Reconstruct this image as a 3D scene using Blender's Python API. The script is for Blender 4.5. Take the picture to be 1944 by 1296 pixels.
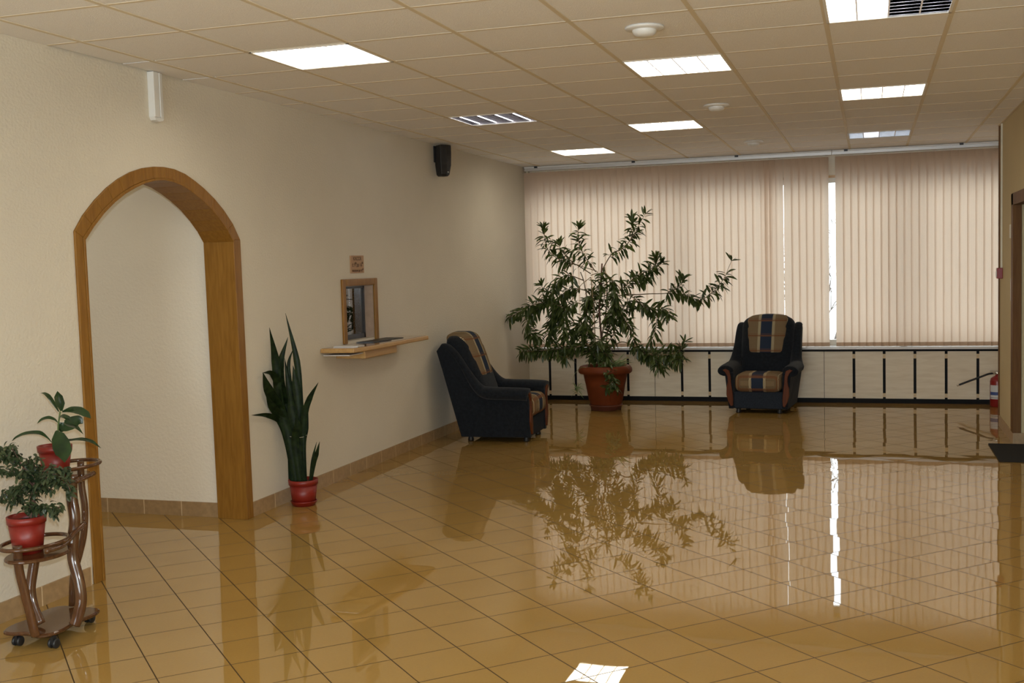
import bpy, math, random
from mathutils import Vector, Matrix
from math import sin, cos, pi, radians

for o in list(bpy.data.objects):
    bpy.data.objects.remove(o)
S = bpy.context.scene
COL = S.collection

# ------------------------------------------------------------ camera
CAM = Vector((4.0218, 0.0, 1.66))
FPX = 2129.06                                   # focal length in pixels of the 1944x1296 frame
ROWS = [Vector((0.9525212664767155, 0.3032572840550425, -0.0271708773717932)),
        Vector((-0.005340414099194488, -0.0725850995852957, -0.9973479248945439)),
        Vector((-0.30442522380190984, 0.950140212276984, -0.0675193315088734))]
cam = bpy.data.cameras.new('camera')
cam.sensor_width = 36.0
cam.lens = FPX / 1944 * 36.0
cam.clip_start = 0.05
cam.clip_end = 200
camo = bpy.data.objects.new('camera', cam)
COL.objects.link(camo)
R_, U_, B_ = ROWS[0], -ROWS[1], -ROWS[2]
camo.matrix_world = Matrix(((R_.x, U_.x, B_.x, CAM.x), (R_.y, U_.y, B_.y, CAM.y), (R_.z, U_.z, B_.z, CAM.z), (0, 0, 0, 1)))
S.camera = camo

# ------------------------------------------------------------ world, lights, exposure
H = 2.851            # ceiling height
WY = 13.245          # face of the window plinth
S.view_settings.view_transform = 'Standard'
S.view_settings.look = 'None'
S.view_settings.gamma = 1.0
S.view_settings.exposure = 1.0
S.view_settings.use_curve_mapping = False
W = bpy.data.worlds.new('overcast_sky')
S.world = W
W.use_nodes = True
bg = W.node_tree.nodes['Background']
bg.inputs['Color'].default_value = (0.90, 0.95, 1.0, 1)
bg.inputs['Strength'].default_value = 2.9
S.cycles.max_bounces = 10
S.cycles.diffuse_bounces = 6
S.cycles.glossy_bounces = 5
S.cycles.transmission_bounces = 6
S.cycles.transparent_max_bounces = 12
S.cycles.sample_clamp_indirect = 4.0
S.cycles.caustics_reflective = False
S.cycles.caustics_refractive = False

LAMP_COL = (1.0, 0.90, 0.72)
LAMP_ON = 5.4
LAMP_DIM = 0.9


def area(name, loc, rot, sx, sy, energy, color, portal=False):
    l = bpy.data.lights.new(name, 'AREA')
    l.shape = 'RECTANGLE'
    l.size, l.size_y, l.energy, l.color = sx, sy, energy, color
    l.cycles.is_portal = portal
    o = bpy.data.objects.new(name, l)
    COL.objects.link(o)
    o.location = loc
    o.rotation_euler = rot
    return o


W.cycles.sampling_method = 'NONE'
# daylight falling in through the window behind the photographer
area('back_window_daylight', (2.65, -5.32, 1.65), (radians(90), 0, 0), 3.5, 1.9, 165, (0.88, 0.94, 1.0))
area('corridor_fill', (-1.9, 5.3, 2.70), (0, 0, 0), 0.6, 0.6, 4.2, (1.0, 0.96, 0.86))  # unseen fill light added to brighten the corridor wall
# the photographer's flash: a small, weak, cool source just above the lens
fl = bpy.data.lights.new('camera_flash', 'POINT')
fl.energy = 185
fl.color = (0.76, 0.88, 1.0)
fl.shadow_soft_size = 0.02
flo = bpy.data.objects.new('camera_flash', fl)
COL.objects.link(flo)
flo.location = (4.03, 0.03, 1.80)


# ------------------------------------------------------------ materials
def nodes_of(m):
    return m.node_tree.nodes, m.node_tree.links


def mat(name, col, rough=0.6, metal=0.0, spec=0.5, var=0.0, vscale=8.0, bump=0.0, bscale=60.0, stretch=None,
        coat=0.0, sheen=0.0, col2=None, emit=None, estr=0.0):
    m = bpy.data.materials.new(name)
    m.use_nodes = True
    n, l = nodes_of(m)
    b = n['Principled BSDF']
    b.inputs['Base Color'].default_value = (*col, 1)
    b.inputs['Roughness'].default_value = rough
    b.inputs['Metallic'].default_value = metal
    b.inputs['Specular IOR Level'].default_value = spec
    b.inputs['Coat Weight'].default_value = coat
    b.inputs['Coat Roughness'].default_value = 0.08
    b.inputs['Sheen Weight'].default_value = sheen
    if emit:
        b.inputs['Emission Color'].default_value = (*emit, 1)
        b.inputs['Emission Strength'].default_value = estr
    tc = n.new('ShaderNodeTexCoord')
    mp = n.new('ShaderNodeMapping')
    l.new(tc.outputs['Object'], mp.inputs['Vector'])
    if stretch:
        mp.inputs['Scale'].default_value = stretch
    if var > 0 or col2:
        t = n.new('ShaderNodeTexNoise')
        t.inputs['Scale'].default_value = vscale
        t.inputs['Detail'].default_value = 5
        l.new(mp.outputs['Vector'], t.inputs['Vector'])
        r = n.new('ShaderNodeValToRGB')
        c2 = col2 or tuple(max(0, c * (1 - var)) for c in col)
        r.color_ramp.elements[0].position = 0.35
        r.color_ramp.elements[1].position = 0.68
        r.color_ramp.elements[0].color = (*c2, 1)
        r.color_ramp.elements[1].color = (*col, 1)
        l.new(t.outputs['Fac'], r.inputs['Fac'])
        l.new(r.outputs['Color'], b.inputs['Base Color'])
    if bump > 0:
        t2 = n.new('ShaderNodeTexNoise')
        t2.inputs['Scale'].default_value = bscale
        t2.inputs['Detail'].default_value = 4
        l.new(mp.outputs['Vector'], t2.inputs['Vector'])
        bp = n.new('ShaderNodeBump')
        bp.inputs['Strength'].default_value = bump
        bp.inputs['Distance'].default_value = 0.01
        l.new(t2.outputs['Fac'], bp.inputs['Height'])
        l.new(bp.outputs['Normal'], b.inputs['Normal'])
    return m


def mathn(n, l, op, a, b=None, c=None):
    x = n.new('ShaderNodeMath')
    x.operation = op
    for i, v in enumerate((a, b, c)):
        if v is None:
            continue
        if isinstance(v, (int, float)):
            x.inputs[i].default_value = v
        else:
            l.new(v, x.inputs[i])
    return x.outputs[0]


def mixc(n, l, fac, a, b):
    x = n.new('ShaderNodeMix')
    x.data_type = 'RGBA'
    for s, v in ((x.inputs[0], fac), (x.inputs[6], a), (x.inputs[7], b)):
        if isinstance(v, tuple):
            s.default_value = (*v, 1) if len(v) == 3 else v
        elif isinstance(v, (int, float)):
            s.default_value = v
        else:
            l.new(v, s)
    return x.outputs[2]


def floor_mat():
    m = bpy.data.materials.new('glazed_floor_tile')
    m.use_nodes = True
    n, l = nodes_of(m)
    b = n['Principled BSDF']
    g = n.new('ShaderNodeNewGeometry')
    sp = n.new('ShaderNodeSeparateXYZ')
    l.new(g.outputs['Position'], sp.inputs[0])
    X, Y = sp.outputs[0], sp.outputs[1]
    st = 0.4312
    u = mathn(n, l, 'DIVIDE', mathn(n, l, 'SUBTRACT', mathn(n, l, 'ADD', X, Y), 7.648), st)
    w = mathn(n, l, 'DIVIDE', mathn(n, l, 'SUBTRACT', mathn(n, l, 'SUBTRACT', Y, X), 1.785), st)
    fu, fw = mathn(n, l, 'FLOOR', u), mathn(n, l, 'FLOOR', w)
    ru, rw = mathn(n, l, 'SUBTRACT', u, fu), mathn(n, l, 'SUBTRACT', w, fw)
    # distance to the nearest joint, in tile fractions
    du = mathn(n, l, 'MINIMUM', ru, mathn(n, l, 'SUBTRACT', 1.0, ru))
    dw = mathn(n, l, 'MINIMUM', rw, mathn(n, l, 'SUBTRACT', 1.0, rw))
    d = mathn(n, l, 'MINIMUM', du, dw)
    joint = mathn(n, l, 'LESS_THAN', d, 0.0085)
    cv = n.new('ShaderNodeCombineXYZ')
    l.new(fu, cv.inputs[0])
    l.new(fw, cv.inputs[1])
    wn = n.new('ShaderNodeTexWhiteNoise')
    wn.noise_dimensions = '3D'
    l.new(cv.outputs[0], wn.inputs['Vector'])
    # colour: ochre glaze, mottled, each tile a little different
    ns = n.new('ShaderNodeTexNoise')
    ns.inputs['Scale'].default_value = 90
    ns.inputs['Detail'].default_value = 4
    l.new(g.outputs['Position'], ns.inputs['Vector'])
    nb = n.new('ShaderNodeTexNoise')
    nb.inputs['Scale'].default_value = 3.0
    l.new(g.outputs['Position'], nb.inputs['Vector'])
    tone = mathn(n, l, 'ADD', mathn(n, l, 'MULTIPLY', wn.outputs['Value'], 0.15),
                 mathn(n, l, 'ADD', mathn(n, l, 'MULTIPLY', ns.outputs['Fac'], 0.4), mathn(n, l, 'MULTIPLY', nb.outputs['Fac'], 0.4)))
    c = mixc(n, l, tone, (0.315, 0.187, 0.050), (0.41, 0.256, 0.078))
    c = mixc(n, l, joint, c, (0.06, 0.036, 0.016))
    l.new(c, b.inputs['Base Color'])
    ro = mathn(n, l, 'ADD', mathn(n, l, 'MULTIPLY', joint, 0.5), 0.012)
    l.new(ro, b.inputs['Roughness'])
    b.inputs['IOR'].default_value = 1.6
    l.new(mathn(n, l, 'SUBTRACT', 0.5, mathn(n, l, 'MULTIPLY', joint, 0.45)), b.inputs['Specular IOR Level'])
    # each tile lies very slightly out of level, glaze softly wavy
    sub = n.new('ShaderNodeVectorMath')
    sub.operation = 'SUBTRACT'
    l.new(wn.outputs['Color'], sub.inputs[0])
    sub.inputs[1].default_value = (0.5, 0.5, 0.5)
    sc = n.new('ShaderNodeVectorMath')
    sc.operation = 'MULTIPLY'
    l.new(sub.outputs[0], sc.inputs[0])
    sc.inputs[1].default_value = (0.013, 0.005, 0.0)
    wv = n.new('ShaderNodeTexNoise')
    wv.inputs['Scale'].default_value = 3.2
    wv.inputs['Detail'].default_value = 1
    l.new(g.outputs['Position'], wv.inputs['Vector'])
    bp = n.new('ShaderNodeBump')
    bp.inputs['Strength'].default_value = 0.028
    bp.inputs['Distance'].default_value = 0.012
    l.new(wv.outputs['Fac'], bp.inputs['Height'])
    ad = n.new('ShaderNodeVectorMath')
    l.new(bp.outputs['Normal'], ad.inputs[0])
    l.new(sc.outputs[0], ad.inputs[1])
    nm = n.new('ShaderNodeVectorMath')
    nm.operation = 'NORMALIZE'
    l.new(ad.outputs[0], nm.inputs[0])
    l.new(nm.outputs[0], b.inputs['Normal'])
    return m


def wood_mat(name, c1, c2, rough=0.35, scale=(14, 14, 1.2), coat=0.0, spec=0.5):
    m = bpy.data.materials.new(name)
    m.use_nodes = True
    n, l = nodes_of(m)
    b = n['Principled BSDF']
    tc = n.new('ShaderNodeTexCoord')
    mp = n.new('ShaderNodeMapping')
    mp.inputs['Scale'].default_value = scale
    l.new(tc.outputs['Object'], mp.inputs['Vector'])
    t = n.new('ShaderNodeTexNoise')
    t.inputs['Scale'].default_value = 4
    t.inputs['Detail'].default_value = 8
    t.inputs['Distortion'].default_value = 0.6
    l.new(mp.outputs['Vector'], t.inputs['Vector'])
    r = n.new('ShaderNodeValToRGB')
    r.color_ramp.elements[0].position = 0.3
    r.color_ramp.elements[1].position = 0.7
    r.color_ramp.elements[0].color = (*c2, 1)
    r.color_ramp.elements[1].color = (*c1, 1)
    l.new(t.outputs['Fac'], r.inputs['Fac'])
    l.new(r.outputs['Color'], b.inputs['Base Color'])
    b.inputs['Roughness'].default_value = rough
    b.inputs['Coat Weight'].default_value = coat
    b.inputs['Coat Roughness'].default_value = 0.06
    b.inputs['Specular IOR Level'].default_value = spec
    return m


def plaid_mat(name, axis):
    """Tan plaid with a blue middle band, woven cream side bands and rust cross bars; axis = index of the coordinate the bars cross."""
    m = bpy.data.materials.new(name)
    m.use_nodes = True
    n, l = nodes_of(m)
    b = n['Principled BSDF']
    tc = n.new('ShaderNodeTexCoord')
    sp = n.new('ShaderNodeSeparateXYZ')
    l.new(tc.outputs['Object'], sp.inputs[0])
    ax = mathn(n, l, 'ABSOLUTE', sp.outputs[0])
    q = sp.outputs[axis]

    def band(v, lo, hi):
        return mathn(n, l, 'MULTIPLY', mathn(n, l, 'GREATER_THAN', v, lo), mathn(n, l, 'LESS_THAN', v, hi))
    tan, tan2, blue, cream, rust = (0.22, 0.155, 0.085), (0.13, 0.09, 0.05), (0.022, 0.032, 0.055), (0.55, 0.46, 0.28), (0.16, 0.065, 0.028)
    thr = mathn(n, l, 'GREATER_THAN', mathn(n, l, 'SINE', mathn(n, l, 'MULTIPLY', q, 620.0)), 0.0)
    thx = mathn(n, l, 'GREATER_THAN', mathn(n, l, 'SINE', mathn(n, l, 'MULTIPLY', sp.outputs[0], 420.0)), 0.3)
    c = mixc(n, l, mathn(n, l, 'MULTIPLY', thr, 0.6), tan, tan2)
    c = mixc(n, l, mathn(n, l, 'MULTIPLY', thx, 0.35), c, tan2)
    # woven cream bands with a broken herringbone
    hb = mathn(n, l, 'GREATER_THAN', mathn(n, l, 'SINE', mathn(n, l, 'ADD', mathn(n, l, 'MULTIPLY', q, 560.0),
               mathn(n, l, 'MULTIPLY', ax, 500.0))), -0.1)
    c = mixc(n, l, band(ax, 0.062, 0.092), c, mixc(n, l, hb, (0.09, 0.07, 0.05), cream))
    c = mixc(n, l, band(ax, -1, 0.062), c, blue)
    per = mathn(n, l, 'FRACT', mathn(n, l, 'ADD', mathn(n, l, 'DIVIDE', q, 0.165), 0.18))
    bars = band(per, 0.0, 0.11)
    bars2 = band(per, 0.16, 0.19)
    c = mixc(n, l, mathn(n, l, 'MULTIPLY', bars, 0.75), c, rust)
    c = mixc(n, l, mathn(n, l, 'MULTIPLY', bars2, 0.6), c, rust)
    c = mixc(n, l, band(ax, 0.215, 0.222), c, mixc(n, l, hb, tan2, cream))
    l.new(c, b.inputs['Base Color'])
    b.inputs['Roughness'].default_value = 0.9
    b.inputs['Specular IOR Level'].default_value = 0.15
    return m


def blind_mat(name, dcol, tcol, fac=0.6):
    m = bpy.data.materials.new(name)
    m.use_nodes = True
    n, l = nodes_of(m)
    n.remove(n['Principled BSDF'])
    out = n['Material Output']
    tc = n.new('ShaderNodeTexCoord')
    mp = n.new('ShaderNodeMapping')
    mp.inputs['Scale'].default_value = (120, 120, 260)
    l.new(tc.outputs['Object'], mp.inputs['Vector'])
    t = n.new('ShaderNodeTexNoise')
    t.inputs['Scale'].default_value = 1.0
    l.new(mp.outputs['Vector'], t.inputs['Vector'])
    d = n.new('ShaderNodeBsdfDiffuse')
    tr = n.new('ShaderNodeBsdfTranslucent')
    c1 = mixc(n, l, t.outputs['Fac'], tuple(x * 0.9 for x in dcol), dcol)
    c2 = mixc(n, l, t.outputs['Fac'], tuple(x * 0.9 for x in tcol), tcol)
    l.new(c1, d.inputs['Color'])
    l.new(c2, tr.inputs['Color'])
    mx = n.new('ShaderNodeMixShader')
    mx.inputs[0].default_value = fac
    l.new(d.outputs[0], mx.inputs[1])
    l.new(tr.outputs[0], mx.inputs[2])
    l.new(mx.outputs[0], out.inputs[0])
    return m


def glass_mat(name, tint=(0.96, 0.98, 0.97), refl=0.06, rcol=(1, 1, 1)):
    m = bpy.data.materials.new(name)
    m.use_nodes = True
    n, l = nodes_of(m)
    n.remove(n['Principled BSDF'])
    out = n['Material Output']
    t = n.new('ShaderNodeBsdfTransparent')
    t.inputs['Color'].default_value = (*tint, 1)
    g = n.new('ShaderNodeBsdfGlossy')
    g.inputs['Color'].default_value = (*rcol, 1)
    g.inputs['Roughness'].default_value = 0.02
    fr = n.new('ShaderNodeFresnel')
    fr.inputs['IOR'].default_value = 1.5
    f2 = mathn(n, l, 'ADD', fr.outputs[0], refl)
    mx = n.new('ShaderNodeMixShader')
    l.new(f2, mx.inputs[0])
    l.new(t.outputs[0], mx.inputs[1])
    l.new(g.outputs[0], mx.inputs[2])
    l.new(mx.outputs[0], out.inputs[0])
    return m


def leaf_mat(name, c1, c2, rough=0.4, trans=0.25, vscale=14.0, spec=0.4):
    m = bpy.data.materials.new(name)
    m.use_nodes = True
    n, l = nodes_of(m)
    b = n['Principled BSDF']
    out = n['Material Output']
    tc = n.new('ShaderNodeTexCoord')
    t = n.new('ShaderNodeTexNoise')
    t.inputs['Scale'].default_value = vscale
    t.inputs['Detail'].default_value = 4
    l.new(tc.outputs['Object'], t.inputs['Vector'])
    r = n.new('ShaderNodeValToRGB')
    r.color_ramp.elements[0].position = 0.35
    r.color_ramp.elements[1].position = 0.7
    r.color_ramp.elements[0].color = (*c1, 1)
    r.color_ramp.elements[1].color = (*c2, 1)
    l.new(t.outputs['Fac'], r.inputs['Fac'])
    l.new(r.outputs['Color'], b.inputs['Base Color'])
    b.inputs['Roughness'].default_value = rough
    b.inputs['Specular IOR Level'].default_value = spec
    tr = n.new('ShaderNodeBsdfTranslucent')
    l.new(r.outputs['Color'], tr.inputs['Color'])
    mx = n.new('ShaderNodeMixShader')
    mx.inputs[0].default_value = trans
    l.new(b.outputs[0], mx.inputs[1])
    l.new(tr.outputs[0], mx.inputs[2])
    l.new(mx.outputs[0], out.inputs[0])
    return m


M = {}
M['floor'] = floor_mat()
M['wall'] = mat('cream_plaster', (0.68, 0.63, 0.53), 0.85, spec=0.2, var=0.05, vscale=1.2, bump=0.35, bscale=55, stretch=(1, 1, 1.3))
M['wall_corridor'] = mat('pale_plaster', (0.84, 0.78, 0.66), 0.85, spec=0.2, var=0.04, vscale=1.5, bump=0.3, bscale=55)
M['wall_right'] = mat('tan_plaster', (0.60, 0.50, 0.30), 0.85, spec=0.2, var=0.05, vscale=2, bump=0.3, bscale=55)
M['wall_green'] = mat('green_white_plaster', (0.60, 0.62, 0.46), 0.85, spec=0.2, var=0.04, bump=0.3, bscale=55)
M['tile_ceiling'] = mat('mineral_fibre_tile', (0.90, 0.89, 0.885), 0.95, spec=0.1, var=0.07, vscale=160, bump=0.4, bscale=260)
M['grid'] = mat('cream_steel_grid', (0.70, 0.62, 0.48), 0.6, spec=0.2)
M['void'] = mat('dark_void', (0.02, 0.02, 0.02), 0.9)
M['skirt'] = mat('brown_skirting_tile', (0.40, 0.265, 0.135), 0.35, var=0.2, vscale=30)
M['grout'] = mat('pale_grout', (0.66, 0.52, 0.33), 0.9)
M['oak'] = wood_mat('golden_oak', (0.28, 0.135, 0.024), (0.21, 0.094, 0.015), 0.38, spec=0.2)
M['oak_light'] = wood_mat('pale_oak', (0.50, 0.31, 0.12), (0.42, 0.24, 0.085), 0.35, scale=(14, 1.2, 14), spec=0.4)
M['oak_shine'] = wood_mat('varnished_counter', (0.40, 0.22, 0.08), (0.33, 0.17, 0.06), 0.08, scale=(14, 1.2, 14), coat=0.6)
M['brown_wood'] = wood_mat('brown_door_wood', (0.17, 0.085, 0.03), (0.12, 0.055, 0.02), 0.6, spec=0.15)
M['lacquer'] = wood_mat('lacquered_walnut', (0.105, 0.046, 0.018), (0.065, 0.026, 0.011), 0.12, scale=(18, 18, 3), coat=0.2, spec=0.35)
M['fabric'] = mat('slate_blue_velour', (0.015, 0.018, 0.023), 0.95, spec=0.1, var=0.35, vscale=40, bump=0.3, bscale=220, sheen=0.08)
M['fabric_low'] = mat('slate_blue_weave', (0.028, 0.035, 0.048), 0.95, spec=0.1, var=0.3, vscale=90, bump=0.3, bscale=300)
M['plaid_back'] = plaid_mat('plaid_weave_back', 2)
M['plaid_seat'] = plaid_mat('plaid_weave_seat', 1)
M['arm_wood'] = wood_mat('amber_arm_wood', (0.125, 0.032, 0.006), (0.08, 0.018, 0.004), 0.45, spec=0.2)
M['black'] = mat('black_plastic', (0.012, 0.012, 0.013), 0.45)
M['black_soft'] = mat('black_cloth', (0.010, 0.010, 0.011), 0.8)
M['white_pl'] = mat('white_plastic', (0.72, 0.72, 0.70), 0.4)
M['cream_pl'] = mat('cream_plastic', (0.66, 0.62, 0.48), 0.4)
M['pvc'] = mat('white_window_profile', (0.62, 0.60, 0.53), 0.4)
M['sill'] = mat('white_sill', (0.70, 0.69, 0.68), 0.25)
M['black_band'] = mat('black_plinth', (0.010, 0.010, 0.011), 0.6, spec=0.12, var=0.4, vscale=90)
M['panel'] = wood_mat('beige_marble_panel', (0.80, 0.71, 0.55), (0.70, 0.60, 0.44), 0.4, scale=(0.9, 1, 7), spec=0.3)
M['rail'] = mat('grey_aluminium_rail', (0.50, 0.48, 0.46), 0.4, metal=0.5)
M['blind'] = blind_mat('peach_fabric_slat', (0.80, 0.64, 0.50), (0.80, 0.635, 0.49), 0.56)
M['pocket'] = blind_mat('weighted_slat_hem', (0.55, 0.38, 0.26), (0.34, 0.22, 0.14), 0.4)
M['glass'] = glass_mat('window_glass')
M['alu'] = mat('mirror_louvre', (0.80, 0.80, 0.84), 0.22, metal=1.0)
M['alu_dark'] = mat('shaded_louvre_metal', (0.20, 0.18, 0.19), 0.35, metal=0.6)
M['housing'] = mat('white_lamp_housing', (0.78, 0.76, 0.72), 0.5)
M['terracotta'] = mat('terracotta_plastic', (0.165, 0.036, 0.010), 0.55, var=0.25, vscale=6, spec=0.2)
M['terra_dark'] = mat('dark_terracotta', (0.13, 0.036, 0.018), 0.6, var=0.25, vscale=6)
M['red_pot'] = mat('red_plastic', (0.21, 0.012, 0.006), 0.42, var=0.12, vscale=10)
M['soil'] = mat('potting_soil', (0.035, 0.024, 0.016), 0.95, var=0.5, vscale=60, bump=0.8, bscale=80)
M['leaf_big'] = leaf_mat('lanceolate_leaf', (0.028, 0.048, 0.010), (0.085, 0.115, 0.028), 0.35, 0.3)
M['leaf_snake'] = leaf_mat('banded_strap_leaf', (0.005, 0.011, 0.004), (0.016, 0.030, 0.008), 0.45, 0.05, 30, 0.15)
M['leaf_rubber'] = leaf_mat('glossy_rubber_leaf', (0.009, 0.024, 0.008), (0.026, 0.058, 0.015), 0.22, 0.1, 12)
M['leaf_fig'] = leaf_mat('small_fig_leaf', (0.016, 0.030, 0.012), (0.065, 0.085, 0.036), 0.35, 0.15, 25)
M['leaf_pale'] = leaf_mat('striped_pale_leaf', (0.12, 0.18, 0.05), (0.35, 0.40, 0.20), 0.45, 0.3)
M['stem'] = mat('green_brown_stem', (0.15, 0.10, 0.045), 0.7, var=0.3, vscale=30)
M['stem_tan'] = mat('tan_bare_stem', (0.30, 0.21, 0.10), 0.7, var=0.25, vscale=30)
M['trunk_red'] = mat('red_brown_trunk', (0.13, 0.06, 0.04), 0.7, var=0.3, vscale=40)
M['stem_green'] = mat('green_stem', (0.08, 0.12, 0.03), 0.5)
M['bark'] = mat('winter_bark', (0.09, 0.075, 0.07), 0.9)
M['mat'] = mat('charcoal_mat', (0.045, 0.043, 0.040), 0.95, spec=0.1, var=0.3, vscale=200, bump=0.8, bscale=300)
M['red'] = mat('red_enamel', (0.24, 0.008, 0.010), 0.3)
M['chrome'] = mat('chrome_metal', (0.8, 0.8, 0.8), 0.15, metal=1.0)
M['label'] = mat('white_label', (0.62, 0.64, 0.66), 0.5)
M['label_blue'] = mat('blue_label_print', (0.05, 0.09, 0.28), 0.5)
M['sign'] = wood_mat('tan_sign_board', (0.42, 0.25, 0.12), (0.36, 0.20, 0.09), 0.5)
M['ink'] = mat('brown_ink', (0.09, 0.04, 0.012), 0.6)
M['paper'] = mat('white_paper', (0.72, 0.70, 0.68), 0.6)
M['dark_frame'] = mat('dark_grey_metal', (0.045, 0.045, 0.05), 0.4)
M['reveal'] = mat('pinkish_beige_reveal', (0.42, 0.30, 0.22), 0.18, var=0.15, vscale=20)
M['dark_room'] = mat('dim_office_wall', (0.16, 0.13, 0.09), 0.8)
M['curtain'] = mat('grey_print_curtain', (0.42, 0.42, 0.38), 0.9, col2=(0.05, 0.04, 0.025), vscale=9)
M['curtain_plain'] = mat('plain_grey_curtain', (0.30, 0.29, 0.24), 0.9, var=0.4, vscale=3, stretch=(1, 12, 0.3))
M['ground'] = mat('snowy_ground', (0.55, 0.57, 0.60), 0.9)


def emit_mat(name, col, strength):
    m = bpy.data.materials.new(name)
    m.use_nodes = True
    n, l = nodes_of(m)
    n.remove(n['Principled BSDF'])
    e = n.new('ShaderNodeEmission')
    e.inputs['Color'].default_value = (*col, 1)
    e.inputs['Strength'].default_value = strength
    l.new(e.outputs[0], n['Material Output'].inputs[0])
    m.cycles.emission_sampling = 'NONE' if 'tube' in name else 'FRONT'
    return m


M['lamp'] = emit_mat('lit_fluorescent_panel', LAMP_COL, LAMP_ON)
M['lamp_dim'] = emit_mat('failing_fluorescent_panel', (0.9, 0.9, 1.0), LAMP_DIM)
M['tube_on'] = emit_mat('lit_fluorescent_tube', (1.0, 0.93, 0.85), 16.0)
M['dim_tube_streak'] = emit_mat('weak_fluorescent_tube', (0.95, 0.95, 1.0), 5.0)  # weak tubes, and glow standing in for reflected streaks
M['tube_off'] = mat('unlit_tube', (0.75, 0.75, 0.75), 0.3)


# ------------------------------------------------------------ mesh builder
class MB:
    def __init__(s):
        s.v, s.f, s.mi, s.sm = [], [], [], []

    def add(s, vs, fs, mi=0, smooth=False):
        o = len(s.v)
        s.v += [tuple(v) for v in vs]
        for f in fs:
            s.f.append(tuple(o + i for i in f))
            s.mi.append(mi)
            s.sm.append(smooth)

    def box(s, a, b, mi=0):
        x0, y0, z0 = a
        x1, y1, z1 = b
        s.hexa([(x0, y0, z0), (x1, y0, z0), (x1, y1, z0), (x0, y1, z0), (x0, y0, z1), (x1, y0, z1), (x1, y1, z1), (x0, y1, z1)], mi)

    def hexa(s, p, mi=0, smooth=False):
        s.add(p, [(0, 3, 2, 1), (4, 5, 6, 7), (0, 1, 5, 4), (1, 2, 6, 5), (2, 3, 7, 6), (3, 0, 4, 7)], mi, smooth)

    def tube(s, pts, rad, n=8, mi=0, flat=None, caps=True):
        """Tube along pts; rad a number or list; flat=(normal, ratio) squeezes the section along a direction."""
        pts = [Vector(p) for p in pts]
        k = len(pts)
        if isinstance(rad, (int, float)):
            rad = [rad] * k
        T = []
        for i in range(k):
            d = pts[min(i + 1, k - 1)] - pts[max(i - 1, 0)]
            T.append(d.normalized() if d.length > 1e-9 else Vector((0, 0, 1)))
        up = Vector((0, 0, 1)) if abs(T[0].z) < 0.9 else Vector((1, 0, 0))
        if flat:
            up = Vector(flat[0])
        a = (up - T[0] * up.dot(T[0])).normalized()
        vs = []
        for i in range(k):
            if flat:
                a = (up - T[i] * up.dot(T[i])).normalized()
            else:
                a = (a - T[i] * a.dot(T[i])).normalized()
            b = T[i].cross(a)
            ra = rad[i] * (flat[1] if flat else 1)
            for j in range(n):
                t = 2 * pi * j / n
                vs.append(pts[i] + a * (cos(t) * ra) + b * (sin(t) * rad[i]))
        fs = []
        for i in range(k - 1):
            for j in range(n):
                j2 = (j + 1) % n
                fs.append((i * n + j, i * n + j2, (i + 1) * n + j2, (i + 1) * n + j))
        if caps:
            fs.append(tuple(reversed(range(n))))
            fs.append(tuple((k - 1) * n + j for j in range(n)))
        s.add(vs, fs, mi, True)

    def lathe(s, prof, c, n=32, mi=0, cap=True, sx=1.0, sy=1.0, closed=False):
        vs, fs = [], []
        for r, z in prof:
            for j in range(n):
                t = 2 * pi * j / n
                vs.append((c[0] + r * cos(t) * sx, c[1] + r * sin(t) * sy, c[2] + z))
        k = len(prof)
        for i in range(k if closed else k - 1):
            i2 = (i + 1) % k
            for j in range(n):
                j2 = (j + 1) % n
                fs.append((i * n + j, i * n + j2, i2 * n + j2, i2 * n + j))
        if cap and not closed:
            fs.append(tuple(reversed(range(n))))
            fs.append(tuple((k - 1) * n + j for j in range(n)))
        s.add(vs, fs, mi, True)

    def prism(s, poly, axis, lo, hi, mi=0):
        """Polygon in the two other axes extruded along axis from lo to hi."""
        k = len(poly)
        vs = []
        for t in (lo, hi):
            for p in poly:
                q = list(p)
                q.insert(axis, t)
                vs.append(q)
        fs = [tuple(range(k)), tuple(reversed(range(k, 2 * k)))]
        for i in range(k):
            j = (i + 1) % k
            fs.append((i, i + k, j + k, j))
        s.add(vs, fs, mi)

    def rbox(s, size, r, fn=None, n=8, mi=0):
        """Rounded box centred on the origin, passed through fn."""
        hx, hy, hz = [v / 2 for v in size]
        vs, fs, key = [], [], {}

        def vert(q):
            k = tuple(round(a, 6) for a in q)
            if k not in key:
                c = Vector((max(-hx + r, min(hx - r, q[0])), max(-hy + r, min(hy - r, q[1])), max(-hz + r, min(hz - r, q[2]))))
                d = Vector(q) - c
                p = c + (d.normalized() * r if d.length > 1e-9 else d)
                key[k] = len(vs)
                vs.append(fn(p) if fn else p)
            return key[k]
        hs = (hx, hy, hz)
        import itertools
        for ax in range(3):
            a1, a2 = (ax + 1) % 3, (ax + 2) % 3
            for sg in (-1, 1):
                def pt(i, j):
                    q = [0, 0, 0]
                    q[ax] = sg * hs[ax]
                    q[a1] = hs[a1] * g[i]
                    q[a2] = hs[a2] * g[j]
                    return vert(q)
                g = [sin((i / n - 0.5) * pi) * 0.25 + (2 * i / n - 1) * 0.75 for i in range(n + 1)]
                for i in range(n):
                    for j in range(n):
                        f = (pt(i, j), pt(i + 1, j), pt(i + 1, j + 1), pt(i, j + 1))
                        fs.append(f if sg > 0 else f[::-1])
        s.add(vs, fs, mi, True)

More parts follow.
